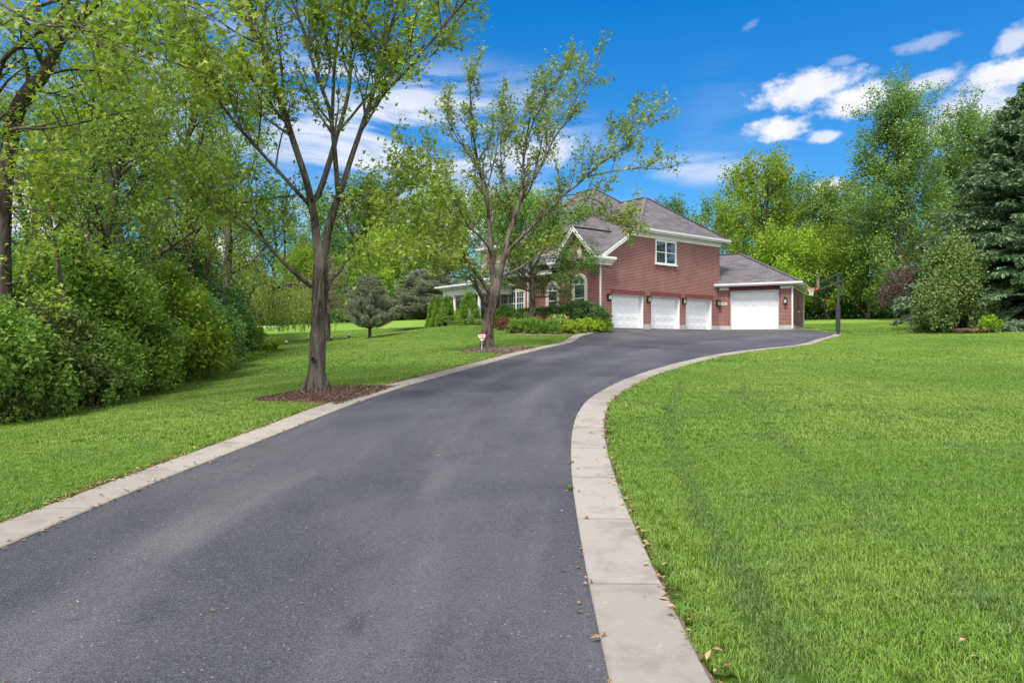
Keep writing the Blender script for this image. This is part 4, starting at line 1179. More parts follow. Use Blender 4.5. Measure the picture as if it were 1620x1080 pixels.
def litter():
    rng = np.random.default_rng(8)
    P = []
    for Q, side, n in ((Rc, -1, 1100), (Lc, 1, 3600)):
        k = rng.integers(0, len(Q)-1, n*4); f = rng.random(n*4)[:, None]
        p = Q[k]*(1-f)+Q[k+1]*f; t = norm(Q[k+1]-Q[k]); nn = np.stack([-t[:, 1], t[:, 0]], 1)*side
        w = (rng.random(n*4) < np.clip(nnoise(p*.9)*1.5-.15, .05, 1))
        off = np.where(rng.random(n*4) < .78, KW+rng.normal(.02, .035, n*4), rng.normal(-.02, .03, n*4))
        q = (p+nn*off[:, None])[w & (p[:, 1] > 1.5)][:n]; P.append(q)
    # strays on slabs and asphalt
    q = rng.uniform((-6, 2.5), (9, 30), (700, 2)); q = q[inside(outer_poly, q[:, 0], q[:, 1])][:170]; P.append(q)
    q = rng.uniform((1.5, 3), (16, 22), (70, 2)); q = q[~inside(outer_poly, q[:, 0], q[:, 1])]; P.append(q)
    P = np.vstack(P); d = inside(drive_poly, P[:, 0], P[:, 1])
    z = H(P[:, 0], P[:, 1])+np.where(d, .010, .034)+rng.uniform(0, .012, len(P))
    s = rng.uniform(.022, .065, len(P))*np.where(d, .8, 1)
    V, F = quads(rng, np.column_stack([P, z]), s, up=4.5, wid=.26, fold=.14)
    # a line of dirt and crumbs in the seam
    o = mesh_np('fallen_leaves', V, [F], MAT['litter'])
    tag(o, 'dry brown leaves and bits lying along the concrete edging', 'fallen leaves', kind='stuff')
def nnoise(p):
    p = np.asarray(p); return .5+.5*np.sin(p[:, 0]*2.1+1.3*np.sin(p[:, 1]*1.7))*np.cos(p[:, 1]*1.3+.8*np.sin(p[:, 0]*2.9))
litter()
def soil_seam(Q, side, lab, lo, hi):
    rng = np.random.default_rng(12); q = crom(Q[::6], .06); n = len(q); k = np.convolve(rng.random(n+24), np.ones(12)/12, 'same')[12:12+n]
    a = offset(q, side*(KW-.01)); t = norm(np.gradient(q, axis=0)); nn = np.stack([-t[:, 1], t[:, 0]], 1)*side
    wd = lo+(hi-lo)*np.clip((k-.35)*3, 0, 1)+rng.normal(size=n)*.006
    b = a+nn*wd[:, None]; V = np.vstack([np.column_stack([a, H(a[:, 0], a[:, 1])+.012]), np.column_stack([b, H(b[:, 0], b[:, 1])+.010])])
    i = np.arange(n-1); F = np.stack([i, i+1, n+i+1, n+i], 1)
    tag(mesh_np('soil_edge', V, [F if side < 0 else F[:, ::-1]], MAT['mulch']), lab, kind='structure')
soil_seam(Lc, 1, 'bare brown soil seam between the left lawn and the concrete', .04, .15)
soil_seam(Rc, -1, 'bare brown soil seam between the right lawn and the concrete', .012, .05)

# ================================================================== GRASS
def blade_patch(name, size, n, w, h0, h1_, seed, round_=False):
    rng = np.random.default_rng(seed)
    if round_:
        a = rng.uniform(0, 2*math.pi, n); r = size*np.sqrt(rng.random(n)); P = np.stack([r*np.cos(a), r*np.sin(a)], 1)
    else: P = rng.uniform(-size/2-.02, size/2+.02, (n, 2))
    a = rng.uniform(0, 2*math.pi, n); hh = rng.uniform(h0, h1_, n); lean = rng.uniform(.15, 1.15, n)
    tall = rng.random(n) < .04; hh = np.where(tall, hh*1.35, hh)
    d = np.stack([np.cos(a), np.sin(a)], 1); s = np.stack([-np.sin(a), np.cos(a)], 1)*w*rng.uniform(.6, 1.3, n)[:, None]
    def at(f, off, zf): return np.column_stack([P+d*(hh*lean*f)[:, None]+s*off, hh*zf])
    V = np.stack([at(0, -.5, -.12), at(0, .5, -.12), at(.38, .45, .62), at(.38, -.45, .62), at(1., 0, 1-.25*lean.mean())], 1).reshape(-1, 3)
    b = (np.arange(n)*5)[:, None]
    o = mesh_np(name, V, [b+np.array([[0, 1, 2, 3]]), b+np.array([[3, 2, 4]])], MAT['blade'], link=False)
    return o
def grass_object(label, pts, rots, scl, protos, seed):
    col = bpy.data.collections.new('grass_clumps')
    for p in protos: col.objects.link(p)
    me = bpy.data.meshes.new('grass'); me.vertices.add(len(pts)); me.vertices.foreach_set('co', pts.astype(np.float32).ravel())
    a = me.attributes.new('rot', 'FLOAT_VECTOR', 'POINT'); a.data.foreach_set('vector', rots.astype(np.float32).ravel())
    a = me.attributes.new('scl', 'FLOAT', 'POINT'); a.data.foreach_set('value', scl.astype(np.float32))
    me.update()
    o = bpy.data.objects.new('grass', me); COL.objects.link(o)
    ng = bpy.data.node_groups.new('grass_scatter', 'GeometryNodeTree')
    ng.interface.new_socket('Geometry', in_out='INPUT', socket_type='NodeSocketGeometry')
    ng.interface.new_socket('Geometry', in_out='OUTPUT', socket_type='NodeSocketGeometry')
    N = ng.nodes; L = ng.links
    gi = N.new('NodeGroupInput'); go = N.new('NodeGroupOutput')
    ci = N.new('GeometryNodeCollectionInfo'); ci.inputs['Collection'].default_value = col
    ci.inputs['Separate Children'].default_value = True; ci.inputs['Reset Children'].default_value = True
    ip = N.new('GeometryNodeInstanceOnPoints'); ip.inputs['Pick Instance'].default_value = True
    L.new(gi.outputs[0], ip.inputs['Points']); L.new(ci.outputs[0], ip.inputs['Instance'])
    r = N.new('GeometryNodeInputNamedAttribute'); r.data_type = 'FLOAT_VECTOR'; r.inputs['Name'].default_value = 'rot'
    er = N.new('FunctionNodeEulerToRotation'); L.new(r.outputs['Attribute'], er.inputs[0]); L.new(er.outputs[0], ip.inputs['Rotation'])
    s = N.new('GeometryNodeInputNamedAttribute'); s.data_type = 'FLOAT'; s.inputs['Name'].default_value = 'scl'
    L.new(s.outputs['Attribute'], ip.inputs['Scale'])
    L.new(ip.outputs[0], go.inputs[0])
    md = o.modifiers.new('scatter', 'NODES'); md.node_group = ng
    tag(o, label, 'grass', kind='stuff')
def lawn_mask(P, margin):
    x, y = P[:, 0], P[:, 1]
    ok = (np.abs(x) < .80*y+1.6) & ~inside(outer_poly, x, y) & ~inside(wood_poly, x, y)
    for b in (bed1, bed2, bed3): ok &= ~inside(b, x, y)
    # house footprint
    u = (x-A0[0])*U[0]+(y-A0[1])*U[1]; v = (x-A0[0])*Vv[0]+(y-A0[1])*Vv[1]
    ok &= ~((u > -.1) & (v > -.1) & (u < 13) & (v < 19)); ok &= ~((u > -4) & (v > 5.5) & (u < 13) & (v < 14))
    u = (x-B0[0])*D0[0]+(y-B0[1])*D0[1]; v = (x-B0[0])*D1[0]+(y-B0[1])*D1[1]
    ok &= ~((u > -3) & (v > -.1) & (u < 5.05) & (v < 7.2))
    P = P[ok]
    d = np.full(len(P), 1e9)
    for q in (Lo, Ro, top_edge, np.vstack([bed1, bed1[:1]]), np.vstack([bed2, bed2[:1]]), bed3, wood_edge):
        d = np.minimum(d, dist_line(q, P[:, 0], P[:, 1]))
    return P, d
def orient(P, rng, quarter=False):
    e = .15; z = H(P[:, 0], P[:, 1]); gx = (H(P[:, 0]+e, P[:, 1])-z)/e; gy = (H(P[:, 0], P[:, 1]+e)-z)/e
    R = np.empty((len(P), 3)); an = rng.integers(0, 4, len(P))*math.pi/2 if quarter else rng.uniform(0, 2*math.pi, len(P))
    for i in range(len(P)):
        q = Vector((-gx[i], -gy[i], 1)).to_track_quat('Z', 'Y').to_matrix() @ Matrix.Rotation(an[i], 3, 'Z')
        R[i] = q.to_euler()
    return np.column_stack([P, z]), R
def build_grass():
    rng = np.random.default_rng(21)
    bands = [(2.2, 9, .5, 2600, .0042, .028, .062), (9, 20, .6, 1500, .008, .03, .06), (20, 38, .8, 900, .016, .03, .06), (38, 62, 1.2, 800, .032, .035, .065)]
    for k, (y0, y1, st, n, w, ha, hb) in enumerate(bands):
        xs = np.arange(-.82*y1-2, .82*y1+2, st); ys = np.arange(y0+st/2, y1+st/2, st)
        X, Y = np.meshgrid(xs, ys); P0 = np.stack([X.ravel(), Y.ravel()], 1)
        P, d = lawn_mask(P0, 0); lim = st*.72+.02
        full = P[d > lim]
        # border: small tufts
        m = st/4; xs2 = np.arange(-.82*y1-2, .82*y1+2, m); ys2 = np.arange(y0, y1, m)
        X2, Y2 = np.meshgrid(xs2, ys2); Q0 = np.stack([X2.ravel(), Y2.ravel()], 1)
        # keep those near a rejected cell centre
        fi = np.zeros((len(ys)+2, len(xs)+2), bool)
        ii = np.round((full[:, 0]-xs[0])/st).astype(int); jj = np.round((full[:, 1]-ys[0])/st).astype(int); fi[jj, ii] = True
        qi = np.clip(np.round((Q0[:, 0]-xs[0])/st).astype(int), 0, len(xs)); qj = np.clip(np.round((Q0[:, 1]-ys[0])/st).astype(int), 0, len(ys))
        Q = Q0[~fi[qj, qi]]+rng.uniform(-.3, .3, (int((~fi[qj, qi]).sum()), 2))*m
        Q, dq = lawn_mask(Q, 0); Q = Q[(dq > .035) & (dq < st*1.6)]
        if len(full):
            p, r = orient(full, rng, True)
            protos = [blade_patch('grass_patch', st, n, w, ha, hb, 31+k*7+j) for j in range(6)]
            grass_object(['mown grass close to the camera', 'mown grass in the middle of the lawn', 'mown grass further up the slope', 'distant mown grass'][k], p, r, rng.uniform(1.0, 1.12, len(p)), protos, k)
        if len(Q):
            p, r = orient(Q, rng); r2 = m*.62
            nn = max(12, int(n*(math.pi*r2*r2)/(st*st)*1.0))
            protos = [blade_patch('grass_tuft', r2, nn, w, ha, hb, 61+k*7+j, True) for j in range(4)]
            grass_object(['grass edge beside the concrete close to the camera', 'grass edge beside the drive and mulch', 'grass edge further up the slope', 'distant grass edge'][k], p, r, rng.uniform(.8, 1.2, len(p)), protos, k)
build_grass()

# ================================================================== HERO TREES
def trace(pts, Y0, Y1, curve=0., n=None):
    P = [tuple(W(px, py, Y0+(Y1-Y0)*(i/(len(pts)-1)))) for i, (px, py) in enumerate(pts)]
    return crom(P, .25)
def tree_one():
    Y = 14.0; b = W(500, 618, Y); z = h1(b.x, b.y)
    r = plant('shade_tree', (0, 0, 0), 'tall grey-barked tree with upswept limbs rising from the dark mulch nearest the camera', 'tree')
    rng = np.random.default_rng(101); T = Tubes()
    tr = [(500,622),(500,612),(501,590),(503,540),(505,490),(507,440),(507,418),(507,398),(507,380)]
    P = trace(tr, Y, Y); P[0][2] = z-.15
    s = np.linspace(0, 1, len(P)); R = (.148+.10*np.exp(-s*16)+.02*(1-s))*np.clip((1.0-s)/.16, .12, 1)**.6
    # buttressed foot
    Pd = crom(P[::2], .05); T.add(Pd, np.interp(np.linspace(0, 1, len(Pd)), s, R), 40, .045, 1)
    for a in np.linspace(0, 2*math.pi, 7)[:-1]:
        a += rng.uniform(-.3, .3); q0 = np.array([b.x+.15*math.cos(a), Y+.15*math.sin(a), z+.35]); L = rng.uniform(.28, .38)
        T.add(np.array([q0, [b.x+.21*math.cos(a), Y+.21*math.sin(a), z+.12], [b.x+L*math.cos(a), Y+L*math.sin(a), z-.04]]), [.04, .07, .05], 8)
    big = []
    def limb(pts, y0, y1, r0, r1, leafy=True, k=10):
        P = trace(pts, y0, y1); R = np.linspace(r0*.86, r1*.9, len(P)); T.add(P, R, k)
        if leafy: big.append((P, R))
        return P
    top = lambda x, y, dx, n=4, s=90: [(x+dx*i, y-s*i) for i in range(1, n)]
    limb([(506,432),(503,405),(499,360),(496,335),(491,319)], Y, Y, .105, .085, False, 14)
    limb([(507,432),(512,403),(519,368),(526,338),(535,311)], Y, Y+.1, .10, .08, False, 14)
    limb([(492,322),(488,299),(478,265),(462,217),(446,164),(427,126),(408,69),(396,25)]+top(396,25,-9,3), Y, Y-1.2, .085, .02)
    limb([(446,164),(432,120),(414,72),(419,30),(421,0),(424,-60),(426,-120)], Y-.4, Y+.6, .05, .012)
    limb([(491,322),(502,311),(512,285),(526,240),(532,215)], Y, Y+.5, .075, .06, False)
    limb([(532,217),(545,175),(553,132),(556,79),(570,35),(584,0),(598,-60),(608,-130)], Y+.5, Y+1.6, .055, .014)
    limb([(535,313),(532,270),(527,214),(521,173),(507,135),(496,104),(480,47),(462,0),(446,-60)], Y, Y-1.8, .065, .014)
    limb([(525,200),(527,150),(529,107),(534,63),(543,0),(548,-60),(556,-130)], Y-.2, Y-.6, .045, .012)
    limb([(535,313),(543,291),(553,258),(566,220),(576,190),(581,176),(597,126),(612,63),(631,0),(648,-55),(662,-110)], Y, Y+.8, .072, .014)
    limb([(577,186),(598,158),(622,133),(645,110),(666,85),(707,35),(738,0),(775,-40),(815,-75)], Y+.3, Y-1.0, .045, .012)
    limb([(535,208),(553,188),(581,154),(622,113),(660,82),(685,63),(712,30),(735,-20)], Y+.5, Y+2.0, .035, .010)
    limb([(493,454),(470,435),(441,407),(410,374),(380,346),(345,322),(300,300)], Y, Y-1.4, .055, .012)
    limb([(515,452),(539,427),(559,395),(584,360),(620,319),(649,287),(668,262)], Y, Y+1.6, .042, .010)
    limb([(538,318),(555,311),(571,309),(614,315),(660,323),(695,328)], Y, Y-1.2, .028, .006)
    limb([(489,324),(457,289),(412,240),(389,214),(352,168),(320,123),(285,75),(245,25)], Y, Y-2.4, .05, .010)
    limb([(468,309),(425,314),(380,321),(330,318),(280,330)], Y, Y-1.0, .022, .006)
    limb([(462,217),(425,190),(385,160),(340,140),(300,120)], Y-.3, Y+2.4, .03, .008)
    limb([(530,340),(545,350),(565,372),(590,388),(622,400)], Y+.2, Y-1.5, .018, .006)
    limb([(408,69),(370,50),(330,20),(290,-10)], Y-.8, Y-2.4, .022, .008)
    # pruned stub
    T.add(np.array([[W(503,570,Y).x, Y-.1, W(0,570,Y).z], [W(500,570,Y).x, Y-.24, W(0,568,Y).z]]), [.055, .05], 10)
    tw = grow(rng, T, big, 3.3, 1.35, 7, .6, a2=.85, a3=.75, lift2=.7, lift3=.5, t2=(.22, 1.0))
    T.obj('trunk', MAT['bark'], r)
    V, F = foliage(rng, tw, 18, .088, .085, 'maple', up=.8, droop=.5)
    mesh_np('crown', V, [F], LEAF['maple'], r)
tree_one()

def tree_two():
    Y = 28.0; b = W(768, 552, Y); z = h1(b.x, b.y)
    r = plant('shade_tree', (0, 0, 0), 'sparse wide tree with a rough leaning forked trunk behind the small shield sign', 'tree')
    rng = np.random.default_rng(202); T = Tubes(); big = []
    def limb(pts, y0, y1, r0, r1, leafy=True, k=9):
        P = trace(pts, y0, y1); R = np.linspace(r0, r1, len(P)); T.add(P, R, k)
        if leafy: big.append((P, R))
    P = trace([(770,556),(770,546),(771,530),(772,512),(775,495),(777,480),(783,462),(787,446),(789,436),(790,426)], Y, Y); P[0][2] = z-.2
    P = crom(P[::2], .06); s = np.linspace(0, 1, len(P)); T.add(P, (.22+.13*np.exp(-s*12)+.025*np.sin(s*9))*np.clip((1-s)/.22, .15, 1)**.6, 44, .10, 2)
    limb([(771,482),(764,472),(757,460),(752,445)], Y, Y-.6, .13, .05)
    limb([(777,470),(768,452),(755,435),(740,417),(728,400),(720,385),(710,365),(697,348),(680,335)], Y, Y-1.5, .10, .015)
    limb([(783,462),(779,432),(777,407),(775,375),(774,350),(768,307),(757,263),(748,207),(744,160),(743,120)], Y, Y+.6, .125, .015)
    limb([(776,400),(770,387),(755,370),(740,357),(730,338),(722,322),(712,300),(700,275)], Y, Y-2, .06, .012)
    limb([(740,417),(722,405),(705,398),(680,392),(655,390)], Y-.6, Y-2.4, .05, .012)
    limb([(786,462),(792,430),(800,395),(803,377),(812,350),(820,323),(826,300),(827,273),(829,245),(832,220),(840,180),(842,140)], Y, Y+1.2, .135, .014)
    limb([(824,300),(835,290),(847,280),(863,247),(875,222),(893,193),(913,153),(930,130),(943,112)], Y+.8, Y, .06, .012)
    limb([(829,250),(836,215),(850,180),(868,150),(885,118),(905,90)], Y+1, Y+2.5, .045, .010)
    limb([(788,452),(798,408),(820,380),(835,366),(855,345),(873,328),(890,310),(910,295),(927,280),(953,257),(975,242),(993,227),(1015,203),(1035,182)], Y, Y-1.0, .085, .008)
    limb([(927,280),(950,275),(977,270),(1010,266),(1050,268)], Y-.5, Y-1.6, .035, .008)
    limb([(890,310),(915,308),(945,318),(975,335),(1000,345)], Y-.4, Y-2.4, .03, .008)
    limb([(855,345),(880,336),(915,338),(950,346),(985,350)], Y-.4, Y-1.6, .035, .008)
    limb([(953,257),(968,235),(985,205),(1000,180)], Y-.7, Y+.5, .03, .008)
    limb([(812,352),(806,320),(796,280),(792,240),(793,200),(797,165)], Y+.6, Y+1.8, .05, .010)
    limb([(768,307),(778,270),(786,235),(790,190)], Y+.3, Y-.5, .035, .008)
    limb([(757,263),(735,235),(715,205),(702,175)], Y+.4, Y-.8, .035, .008)
    limb([(820,323),(838,300),(848,265),(856,230),(862,190),(868,165)], Y+.8, Y+3, .05, .010)
    limb([(788,446),(806,432),(825,422),(850,405),(880,392)], Y, Y+1.6, .07, .012)
    limb([(752,446),(735,440),(712,438),(690,442)], Y-.5, Y-1.8, .035, .008)
    tw = grow(rng, T, big, 2.2, 1.7, 7, .62, a2=.65, a3=.65, lift2=.8, lift3=.5, t2=(.28, 1.0))
    tw = tw+[q for q in tw if q[0][2] < 6.0]
    T.obj('trunk', MAT['bark_rough'], r)
    V, F = foliage(rng, tw, 11, .12, .085, 'maple', up=.7, droop=.4)
    mesh_np('crown', V, [F], LEAF['maple2'], r)
tree_two()

def tree_left():
    Y = 13.4; b = W(8, 648, Y); z = h1(b.x, b.y)
    r = plant('maple_tree', (0, 0, 0), 'big dark trunked maple at the left picture edge with limbs reaching over the bushes', 'tree')
    rng = np.random.default_rng(303); T = Tubes(); big = []
    def limb(pts, y0, y1, r0, r1, leafy=True, k=10):
        P = trace(pts, y0, y1); R = np.linspace(r0, r1, len(P)); T.add(P, R, k)
        if leafy: big.append((P, R))
    P = trace([(4,660),(4,648),(6,600),(8,520),(4,440),(4,360),(8,280),(18,215),(21,190)], Y, Y); P[0][2] = z-.2
    s = np.linspace(0, 1, len(P)); T.add(P, .165+.10*np.exp(-s*14)-.03*s, 24, .05, 3)
    limb([(21,192),(34,160),(48,140),(68,120),(85,85),(98,59),(124,30),(154,3),(180,-40),(205,-90)], Y, Y-.5, .15, .03)
    limb([(6,420),(-20,300),(-12,190),(0,107),(24,77),(59,53),(83,38),(110,38)], Y, Y-1, .09, .03)
    limb([(6,210),(30,203),(60,204),(89,201),(130,194),(178,181),(225,170)], Y-.2, Y-2.5, .035, .008)
    limb([(5,236),(40,236),(90,238),(150,234)], Y, Y-2, .02, .006)
    limb([(0,276),(40,272),(85,278)], Y, Y-1.6, .018, .006)
    limb([(0,328),(45,330),(90,342),(125,360),(150,378)], Y, Y-1.2, .028, .006)
    limb([(8,450),(35,446),(62,444)], Y, Y-1, .022, .006)
    limb([(98,59),(150,70),(200,85),(260,95),(330,120)], Y-.4, Y-2.4, .03, .006)
    limb([(110,38),(160,45),(215,60),(290,75)], Y-1, Y-4, .03, .006)
    limb([(60,10),(130,-10),(220,-15),(300,10),(340,30)], Y-.6, Y-4.4, .035, .006)
    limb([(85,85),(60,20),(40,-50),(30,-120)], Y-.2, Y+1, .05, .01)
    limb([(154,3),(210,-30),(280,-50),(360,-70)], Y-.4, Y+1, .045, .01)
    limb([(0,5),(40,28),(80,42),(120,40),(165,60),(215,78)], Y-2.5, Y-4.5, .025, .006)
    limb([(48,140),(90,150),(140,165),(190,200),(230,240)], Y, Y+1.5, .03, .008)
    limb([(68,120),(120,110),(190,120),(250,150)], Y, Y+2.5, .03, .008)
    limb([(5,300),(45,280),(90,250),(130,240)], Y, Y+2, .03, .008)
    tw = grow(rng, T, big, 2.6, 1.05, 5, .45, a2=.85, a3=.8, lift2=.1, lift3=.0, t2=(.15, 1.0))
    T.obj('trunk', MAT['bark_dark'], r)
    V, F = foliage(rng, tw, 8, .10, .10, 'maple', up=1.0, droop=.6)
    mesh_np('crown', V, [F], LEAF['maple'], r)
tree_left()

# ================================================================== GENERIC TREES
def gen_tree(seed, Ht, spread, mat, bark, leaf=.12, per=26, nl=16, t_lo=.25, crown='oval', n2=1.6, n3=5, jit=.18, multi=1, kind='kite', lift=.4, trunk_r=None, shape_pow=.8, l2=None, rk=.42):
    """returns (trunk mesh object, crown mesh object) around the origin"""
    rng = np.random.default_rng(seed); T = Tubes(); big = []
    tr = trunk_r or Ht*.018+.05
    for q in range(multi):
        a = rng.uniform(0, 6.28); n = 12; P = np.zeros((n, 3)); P[:, 2] = np.linspace(-.3, Ht*.92, n)
        w = rng.normal(size=(n, 2))*Ht*.008; P[:, :2] = np.cumsum(w, 0)
        if multi > 1: P[:, 0] += np.linspace(0, 1, n)*math.cos(a+q*2.4)*spread*.35; P[:, 1] += np.linspace(0, 1, n)*math.sin(a+q*2.4)*spread*.35
        s = np.linspace(0, 1, n); R = tr*(1-.86*s)+tr*.5*np.exp(-s*20); T.add(P, R, 10)
        for i in range(nl):
            t = t_lo+(.97-t_lo)*(i+rng.uniform(0, .9))/nl; u = (t-t_lo)/(1-t_lo)
            if crown == 'oval': L = spread*(math.sin(math.pi*min(1, .18+.78*u))**shape_pow)
            elif crown == 'vase': L = spread*(.45+.65*u)
            else: L = spread*(1.05-.8*u)
            L = L*rng.uniform(.75, 1.2)+.3; az = i*2.4+rng.uniform(-.5, .5)
            p, _ = poly_at(P, t*.999); d = np.array([math.cos(az), math.sin(az), lift+.9*u*rng.uniform(.7, 1.2)]); d = norm(d)
            pts = [p]; st = L/5
            for k in range(5): d = norm(d+rng.normal(size=3)*.13+np.array([0, 0, .08])); pts.append(pts[-1]+d*st)
            B = np.array(pts); r0 = max(.02, rad(P, R, t)*rk); Rr = np.linspace(r0, .012, 6); T.add(B, Rr, 6); big.append((B, Rr))
        big.append((P[-4:], R[-4:]))
    tw = grow(rng, T, big, n2, l2 or spread*.42, n3, (l2 or spread*.42)*.5, a2=.8, a3=.8, lift2=.35, lift3=.25, t2=(.2, 1.))
    t = T.obj('trunk', bark, None)
    V, F = foliage(rng, tw, per, leaf, jit, kind, up=.7, droop=.35)
    c = mesh_np('crown', V, [F], mat, None)
    return t, c
class Proto:
    def __init__(s, name, cat, *a, **k):
        s.name = name; s.cat = cat; s.t, s.c = gen_tree(*a, **k); s.used = False
    def place(s, px, Y, label, group=None, sc=1., rz=0., mat=None, X=None, sz=None, dz=0.):
        x = (px-CX)/F_PX*Y if X is None else X; z = h1(x, Y) if -12 < x < 28 and Y < 49 else _h1_exact(x, Y)
        r = empty(s.name, (x, Y, z+dz), rz, label, s.cat, group); r.scale = (sc, sc, sz or sc)
        for o in (s.t, s.c):
            q = o if not s.used else o.copy()
            if s.used: COL.objects.link(q)
            q.parent = r
            if mat is not None and o is s.c:
                q.material_slots[0].link = 'OBJECT'; q.material_slots[0].material = mat
            elif o is s.c:
                q.material_slots[0].link = 'OBJECT'; q.material_slots[0].material = o.data.materials[0]
        s.used = True
        return r
GW = 'trees of the wood on the left'
pA = Proto('woodland_tree', 'tree', 11, 12., 3.6, LEAF['wood'], MAT['bark_dark'], leaf=.13, per=11, nl=18, t_lo=.16, n2=1.8, n3=6, multi=1)
pB = Proto('woodland_tree', 'tree', 12, 13., 3.4, LEAF['wood_lime'], MAT['bark_dark'], leaf=.13, per=11, nl=15, t_lo=.2, n2=1.7, n3=6, multi=2)
wood = [
 (pB, 150, 17.5, .62, 'wood', 'slender young tree rising out of the bushes left of the twin stemmed one'),
 (pB, 205, 24, 1.0, 'wood_lime', 'dark twin stemmed woodland tree with lime leaves above the bush row'),
 (pA, 290, 27, 1.0, 'wood_lime', 'lime leaved woodland tree left of the nearest shade tree'),
 (pA, 352, 34, 1.1, 'wood', 'mid green tree above the narrow end of the bush row'),
 (pB, 150, 36, 1.0, 'wood', 'tall tree deep in the left wood seen over the bushes'),
 (pB, 255, 42, 1.15, 'wood_dark', 'dark tree deep in the wood behind the lime leaved tree'),
 (pA, 320, 52, 1.3, 'wood', 'far wood tree behind the willow, left side'),
 (pA, 190, 55, 1.4, 'wood_dark', 'tall shaded tree far back in the left wood'),
 (pB, 60, 52, 1.4, 'wood_dark', 'very far shaded tree behind the left edge maple'),
 (pA, -120, 24, 1.1, 'wood', 'woodland tree partly out of the picture on the left'),
]
for i, (p, px, Y, sc, m, lab) in enumerate(wood): p.place(px, Y, lab, GW, sc, i*1.9, LEAF[m])

# far trees
pC = Proto('background_tree', 'tree', 21, 18., 5.5, LEAF['wood_lime'], MAT['bark'], leaf=.30, per=13, nl=22, t_lo=.10, n2=1.1, n3=6, jit=.30, l2=2.6)
pD = Proto('background_tree', 'tree', 22, 18., 5.0, LEAF['cotton'], MAT['bark'], leaf=.30, per=12, nl=20, t_lo=.22, n2=1.1, n3=6, jit=.28, l2=2.6, multi=2)
pE = Proto('background_tree', 'tree', 23, 9., 4.2, LEAF['shrub_lime'], MAT['bark_dark'], leaf=.24, per=16, nl=18, t_lo=.06, n2=1.5, n3=6, jit=.26, l2=1.9)
GR = 'trees behind the garages'; GL = 'trees behind the left lawn'; GH = 'trees behind the house'
far = [ # proto px Y scale mat label group
 (pC, 1125, 88, .86, 'wood', 'green tree just right of the main roof', GR), (pD, 1212, 92, 1.16, 'wood_lime', 'tall open crowned tree standing highest behind the small garage', GR),
 (pC, 1165, 78, .72, 'wood_lime', 'rounded yellow-green tree above the small garage roof', GR), (pC, 1290, 95, 1.0, 'wood_lime', 'tall tree behind the basketball hoop with sky gaps', GR),
 (pD, 1335, 90, .95, 'cotton', 'grey-green tree between the hoop and the tall cottonwood', GR), (pE, 1240, 74, 1.05, 'shrub_lime', 'bright lime bushy tree directly behind the small garage corner', GR),
 (pE, 1310, 77, 1.1, 'wood_lime', 'bright bushy tree seen through the hoop arms', GR), (pE, 1372, 74, 1.0, 'wood', 'low green tree right of the hoop pole at the lawn end', GR),
 (pC, 1255, 105, 1.15, 'wood_dark', 'dark tree filling the gap behind the lime bushy tree', GR), (pC, 1400, 100, 1.0, 'wood_dark', 'dark tree behind the tall cottonwood, left side', GR),
 (pC, 1500, 90, 1.0, 'wood', 'green tree behind the tall cottonwood, right side', GR), (pD, 1600, 82, 1.15, 'wood_dark', 'dark tree behind the big spruce', GR),
 (pC, 1720, 85, 1.1, 'wood', 'tree past the spruce at the right edge', GR), (pD, 1060, 92, .85, 'wood_dark', 'dark tree hidden mostly by the main roof', GR),
 (pE, 622, 80, 1.15, 'shrub_lime', 'bright lime tree at the back of the lawn above the round pine', GL), (pC, 560, 92, 1.05, 'wood_dark', 'dark tree behind the brown tinged pine', GL),
 (pD, 610, 100, 1.0, 'wood', 'open crowned tree rising over the bright lime one', GL), (pC, 655, 86, .80, 'wood_dark', 'dark tree behind the large grey pine', GL),
 (pD, 700, 90, .95, 'wood', 'tree rising behind the porch roof', GL), (pC, 505, 98, 1.0, 'wood', 'tree at the far end of the low lawn behind the trunk', GL),
 (pC, 440, 105, 1.1, 'wood_dark', 'dark tree far behind the willow', GL), (pC, 360, 95, 1.0, 'wood', 'far tree left of the willow', GL),
 (pC, 760, 84, .90, 'wood_lime', 'yellow-green tree behind the left part of the house', GH), (pD, 820, 88, .9, 'wood', 'tree behind the middle of the house', GH),
 (pE, 560, 76, .8, 'wood', 'low rounded tree between the brown pine and the lime tree', GL), (pE, 480, 88, 1.0, 'wood_lime', 'low lime tree beyond the far lawn by the nearest trunk', GL),
]
for i, (p, px, Y, sc, m, lab, g) in enumerate(far): p.place(px, Y, lab, g, sc, i*2.1, LEAF[m])

# tall cottonwood on the right
pF = Proto('cottonwood_tree', 'tree', 31, 25.5, 8.0, LEAF['cotton'], MAT['bark'], leaf=.28, per=15, nl=40, t_lo=.10, n2=1.3, n3=7, jit=.34, l2=2.9, trunk_r=.46, lift=.75, shape_pow=.4, rk=.28)
pF.place(1437, 70, 'tallest tree, a grey-green cottonwood with thick pale trunk left of the spruce', None, .86, .6)
pF.place(1520, 76, 'second grey-green cottonwood half hidden behind the spruce', None, .84, 3.4)

# purple plum
pP = Proto('purple_plum_tree', 'tree', 41, 4.6, 2.6, LEAF['purple'], MAT['bark_dark'], leaf=.17, per=16, nl=16, t_lo=.12, n2=2.0, n3=5, jit=.2, l2=1.2)
pP.place(1434, 66, 'small purple leaved tree in front of the thick pale trunk', None, .98, .3)
# crabapple by the house
pK = Proto('ornamental_tree', 'tree', 51, 5.2, 3.3, LEAF['crab'], MAT['bark_dark'], leaf=.105, per=30, nl=18, t_lo=.36, n2=2.2, n3=6, jit=.13, l2=1.3, lift=.12, trunk_r=.20, shape_pow=.5)
pK.place(840, 39.8, 'small spreading tree with dark trunk standing in the front bed before the house windows', None, 1.22, 1.2)

